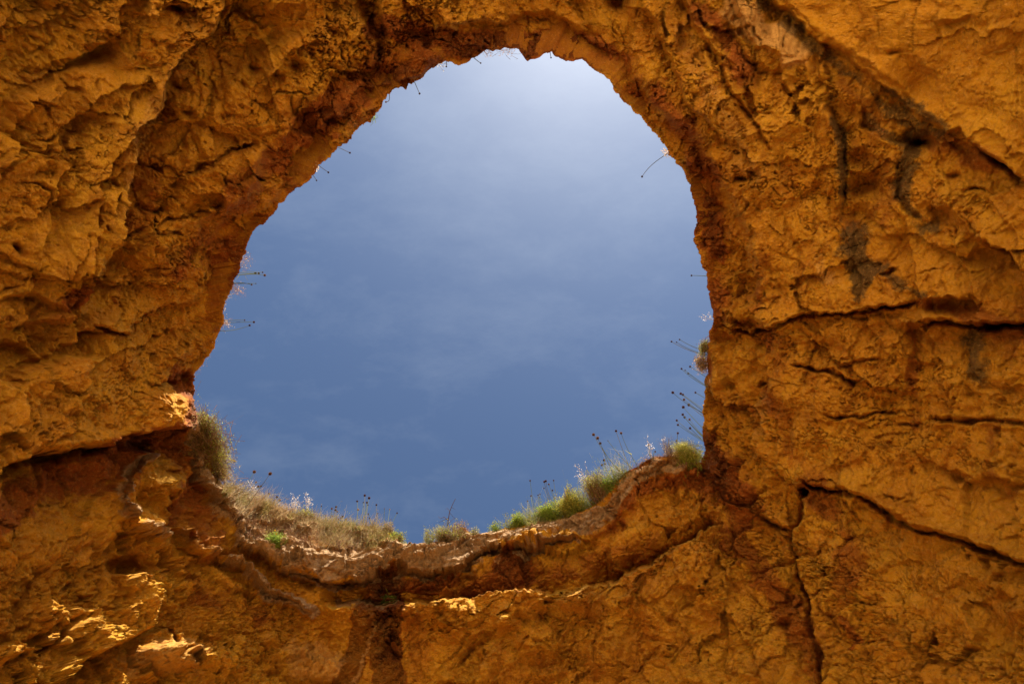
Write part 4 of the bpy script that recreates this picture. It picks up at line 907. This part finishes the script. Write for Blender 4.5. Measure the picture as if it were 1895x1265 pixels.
# ---- globe-headed wild leeks
def head_mesh(r, col, rough=1.0):
    me_v = []; n = 150; i = np.arange(n) + .5; ph = np.arccos(1 - 2 * i / n); th = math.pi * (1 + 5 ** .5) * i
    d = np.stack([np.cos(th) * np.sin(ph), np.sin(th) * np.sin(ph), np.cos(ph)], -1)
    # core ball and a florets cover of small faces standing out of it
    core = Bag(); rows = 6; cols = 9; V = []; Q = []
    for a in range(rows + 1):
        for b in range(cols):
            p = math.pi * a / rows; q = 2 * math.pi * b / cols; k = .82 * r; V.append((k * math.sin(p) * math.cos(q), k * math.sin(p) * math.sin(q), k * math.cos(p)))
    for a in range(rows):
        for b in range(cols): Q.append((a * cols + b, a * cols + (b + 1) % cols, (a + 1) * cols + (b + 1) % cols, (a + 1) * cols + b))
    core.add(np.array(V), np.array(Q), np.array(col) * .6)
    V, Q, C = leaves(d * r * .7, r * .42, pick([col, np.array(col) * 1.5, np.array(col) * .6], n, .25), d * 3, .35); core.add(V, Q, C)
    return core
_heads = {}
def leek(label, hx, hy, bx, by, r, col, bend=0.0, leafy=False):
    b0 = surf(bx, by); z = b0[2] - CAMZ; tb = np.array([b0[0] / z, b0[1] / z]); th = np.array(ray_t(hx, hy)).ravel()
    # height of the head: as upright a stalk as its line of sight allows
    zh = float(np.dot(b0[:2], th) / (th @ th)); zh = z + min(max(zh - z, .12), 1.15)
    h = on_ray(hx, hy, zh).ravel(); e = empty('wild_leek', b0); tag(e, label, 'flower', 'globe-headed wild leeks round the hole')
    d = h - b0; L = np.linalg.norm(d); side = np.cross(d, [0, 0, 1.]); side /= np.linalg.norm(side) + 1e-9; t = np.linspace(0, 1, 9)[:, None]
    path = b0 + d * t + (np.array([0, 0, .06]) * L + side * bend * L) * np.sin(math.pi * t)
    s = Bag(); V, Q = tube_arr(path, .0062, .0042, 5); s.add(V, Q, pick([(.09,.12,.07),(.12,.14,.08),(.16,.15,.09)], 1)[0]); s.build('stem', STALK, e, True)
    key = (round(r, 1), tuple(col))
    if key not in _heads:
        hb = head_mesh(r * .0112, col); o = hb.build('flower_head', LEAF, None); _heads[key] = o.data
    else:
        o = bpy.data.objects.new('flower_head', _heads[key]); COL.objects.link(o)
    o.parent = e; o.location = tuple(h - b0); o.rotation_euler = (rng.uniform(0, 3), rng.uniform(0, 3), rng.uniform(0, 3))
    if leafy:
        f = Bag()
        for q in range(2):
            k = .15 + .25 * q; p = b0 + d * k; tip = p + rng.normal(size=3) * np.array([.10, .10, .03]) + np.array([0, 0, .05]); V, Q, C = blades(p[None], tip[None], .007, np.array([[.34, .30, .05]]), .5, 4); f.add(V, Q, C)
        f.build('leaf', LEAF, e)
DK = (.075,.028,.030); BR = (.17,.085,.055); PA = (.33,.21,.14)
ORD = ['first', 'second', 'third', 'fourth', 'fifth', 'sixth', 'seventh', 'eighth', 'ninth', 'tenth', 'eleventh', 'twelfth']
CL = [
 # (what the cluster stands on, order phrase, sort axis, stalks)
 ('in the left straw grass', 'from the left', 0, [(470.7,872.6,447,908,3.1,BR,0),(500,876,438,962,3.1,BR,0),(474,892,454,910,1.9,BR,0),(478,900,450,945,2.3,DK,0),(483,899,452,946,1.9,DK,0),(498,913,470,960,2.0,DK,0),(507,928,490,965,1.7,DK,0),(512.5,919,488,965,2.0,DK,0),(517,925,497,962,2.3,DK,0)]),
 ('in the short cluster on the grass crest', 'from the left', 0, [(594.7,936,591,955,1.3,BR,0),(603,953,604,964,1.2,BR,0),(614,940.5,610,966,1.9,BR,0),(615,954,613,966,1.4,BR,0),(622,937.4,614,970,2.0,DK,0),(621,943,615,969,2.2,DK,.03),(624,946,620,964,1.7,PA,0),(626,960,625,968,1.6,DK,0),(631,958,629,967,1.6,BR,0),(634,955,631,968,1.8,BR,0),(640,960,637,970,1.8,BR,0)]),
 ('in the tall upright cluster on the grass', 'from the left', 0, [(661,927,662,970,2.0,DK,0),(662.6,942.5,658,970,2.2,PA,0),(672.4,929.5,666.5,970,1.4,DK,-.04),(675,916.3,669.5,970,2.4,DK,0),(679,929.5,672,970,2.1,DK,0),(680.5,934,676,969,1.5,DK,.03),(683,921,671.7,970,2.6,DK,0),(681.5,950.4,691.5,971,1.4,DK,.05)]),
 ('between the tall upright cluster and the gap', 'from the left', 0, [(683.5,958,689,972,1.1,DK,.06),(696.5,933.7,699,973,1.8,DK,.04),(699,949.7,700,972,1.3,DK,0),(711.5,940.5,715,970,.9,BR,.08),(721,942,721.5,972,1.3,PA,0),(723.5,961,722,975,1.1,DK,0),(734.8,948.7,729.5,974,1.5,DK,-.03)]),
 ('in the slender cluster right of the gap', 'from the left', 0, [(976,926.6,984,962,1.3,DK,0),(981,888.9,990.7,958,1.7,DK,0),(982.6,917,989,960,1.7,DK,.03),(995.8,915.7,1000.6,958,1.4,DK,0),(997.5,920,1001,958,1.2,DK,0),(999.2,913.8,1004,957,1.3,DK,0)]),
 ('arching left of the yellow-olive shrub', 'from the left', 0, [(1006.7,902.9,1027,945,1.4,DK,0),(1007,891,1036,935,2.0,DK,.06),(1010,889.6,1040,932,2.2,DK,.08),(1014,923,1020,945,1.1,DK,0),(1015.6,895.6,1037,933,1.8,BR,.03),(1022.3,906.8,1037,935,1.7,DK,.05),(1024.5,888.5,1046,925,1.5,DK,.06)]),
 ('leaning over the grey-green shrub', 'from the left', 0, [(1098.4,803.7,1154.7,880,2.9,BR,.03),(1106,810,1152.7,880,3.0,BR,.04),(1110.8,819.9,1138.9,890,2.5,DK,0),(1114,860,1128,895,2.2,DK,0),(1118,851,1127,895,2.4,DK,.04),(1119,858,1129,895,2.0,DK,0),(1125,815,1176.4,872,.9,BR,.02),(1133.8,872,1137,890,1.5,DK,0),(1140,797,1167.5,873,2.2,DK,0),(1149.4,801,1184,868,2.4,BR,.02)]),
 ('by the leafless bush', 'from the left', 0, [(1199.8,822.6,1206,850,1.7,DK,0),(1201.8,840.8,1207,852,1.4,DK,0),(1212.4,835,1210,852,1.4,DK,.1)]),
 ('in the fan highest on the right brink', 'from the left', 0, [(1242.7,631.8,1312,660,1.6,DK,.03),(1252,633,1312,658,1.2,DK,.03),(1257.7,628,1312,652,1.4,DK,.02)]),
 ('beside the rusty brown bush', 'from the left', 0, [(1261.2,682,1309,716,1.7,DK,.02),(1268,685,1309,714,1.2,DK,.02),(1273.9,690.5,1309,714,1.6,DK,0),(1277,678,1308,699,1.8,DK,0)]),
 ('halfway along the right brink', 'from the top', 1, [(1245,726,1305,765,2.6,DK,.03),(1287,726,1307,738,1.7,DK,0),(1259.7,728,1304,762,2.3,DK,0),(1263.7,730,1304,759,2.1,DK,.04),(1265.8,739,1303,768,2.3,BR,0),(1274.6,749,1302,772,2.4,BR,0),(1264.5,753,1303,793,2.7,DK,0)]),
 ('just above the yellow-green tussock', 'from the top', 1, [(1263.5,766.7,1301,806,2.4,DK,.02),(1266.8,771.7,1301,809,2.2,DK,0),(1276,775.8,1302,809,2.0,BR,0),(1252.4,777.6,1290,818,2.0,DK,.02),(1254.6,785.7,1292,820,2.1,DK,.02),(1277,792,1299,815,2.2,DK,0),(1254.4,801,1266,818,2.0,DK,0),(1252,815,1256,835,1.9,BR,0)]),
 ('on the left brink by the yellow leaf', 'from the left', 0, [(465.7,526.6,438,521,1.4,BR,.02),(472.6,505.5,438,509,2.1,DK,0),(473.5,524.6,437,526,.9,DK,0),(479,505.8,440,508,1.7,DK,0),(486,503.9,441,505,1.3,DK,0),(489.9,509.2,440,509,2.1,BR,.02)]),
 ('in the lower trio on the left brink', 'from the left', 0, [(452.7,592.3,410,594,1.2,DK,0),(462,601.9,405,612,1.8,DK,-.06),(469.8,595.8,408,598,1.9,DK,0)]),
]
for phrase, how, ax, st in CL:
    for i, q in enumerate(sorted(st, key=lambda s: s[ax])):
        tone = {DK: 'dark', BR: 'brown', PA: 'pale'}[q[5]]
        leek('%s globe head, %s %s %s' % (tone, ORD[i], how, phrase), *q[:7], leafy=(q[4] > 2.15 and ax == 0 and q[0] > 1090) or (abs(q[0] - 472.6) < .1))
for q in ((826,123.6,827,112,1.1,DK,0,'short hanging stalk beside the pale wiry sprigs at the top rim'),(889.5,117,877,108,1.1,DK,0,'short dark stalk on the top rim left of the hanging twigs'),
          (776.4,173.4,767,150,1.5,DK,0,'straight stalk with a dark head hanging from the upper left rim'),(714.2,189,719,166,1.3,BR,.1,'curved stalk hanging at the foot of the upper left ledge'),
          (1019.7,107,1019,92,1.1,DK,0,'short stalk hanging in the bright notch at the top right'),(1188.2,326.8,1238,282,1.6,DK,-.03,'long single stalk leaning out from the upper right rim'),
          (647.6,282.9,620,274,1.5,DK,.1,'curved dark-headed stalk highest on the straight left rim'),(607.7,319,587,303,1.5,DK,-.06,'middle one of three stalks on the straight left rim'),
          (585.8,333.9,573,318,1.2,DK,0,'lowest small stalk of three on the straight left rim'),(1279.7,509.7,1312,512,1.5,DK,0,'lone level stalk on the right rim under the protruding knob'),
          (758.7,1004,760,1012,1.6,DK,0,'dark globe head resting on the crust at the left edge of the gap'),(423,836,400,850,2.3,BR,0,'brown globe head among the tips of the large olive shrub'),(434,852.6,405,862,2.3,BR,0,'brown globe head at the tips of the yellow-brown shrub')):
    leek(q[7], *q[:7])
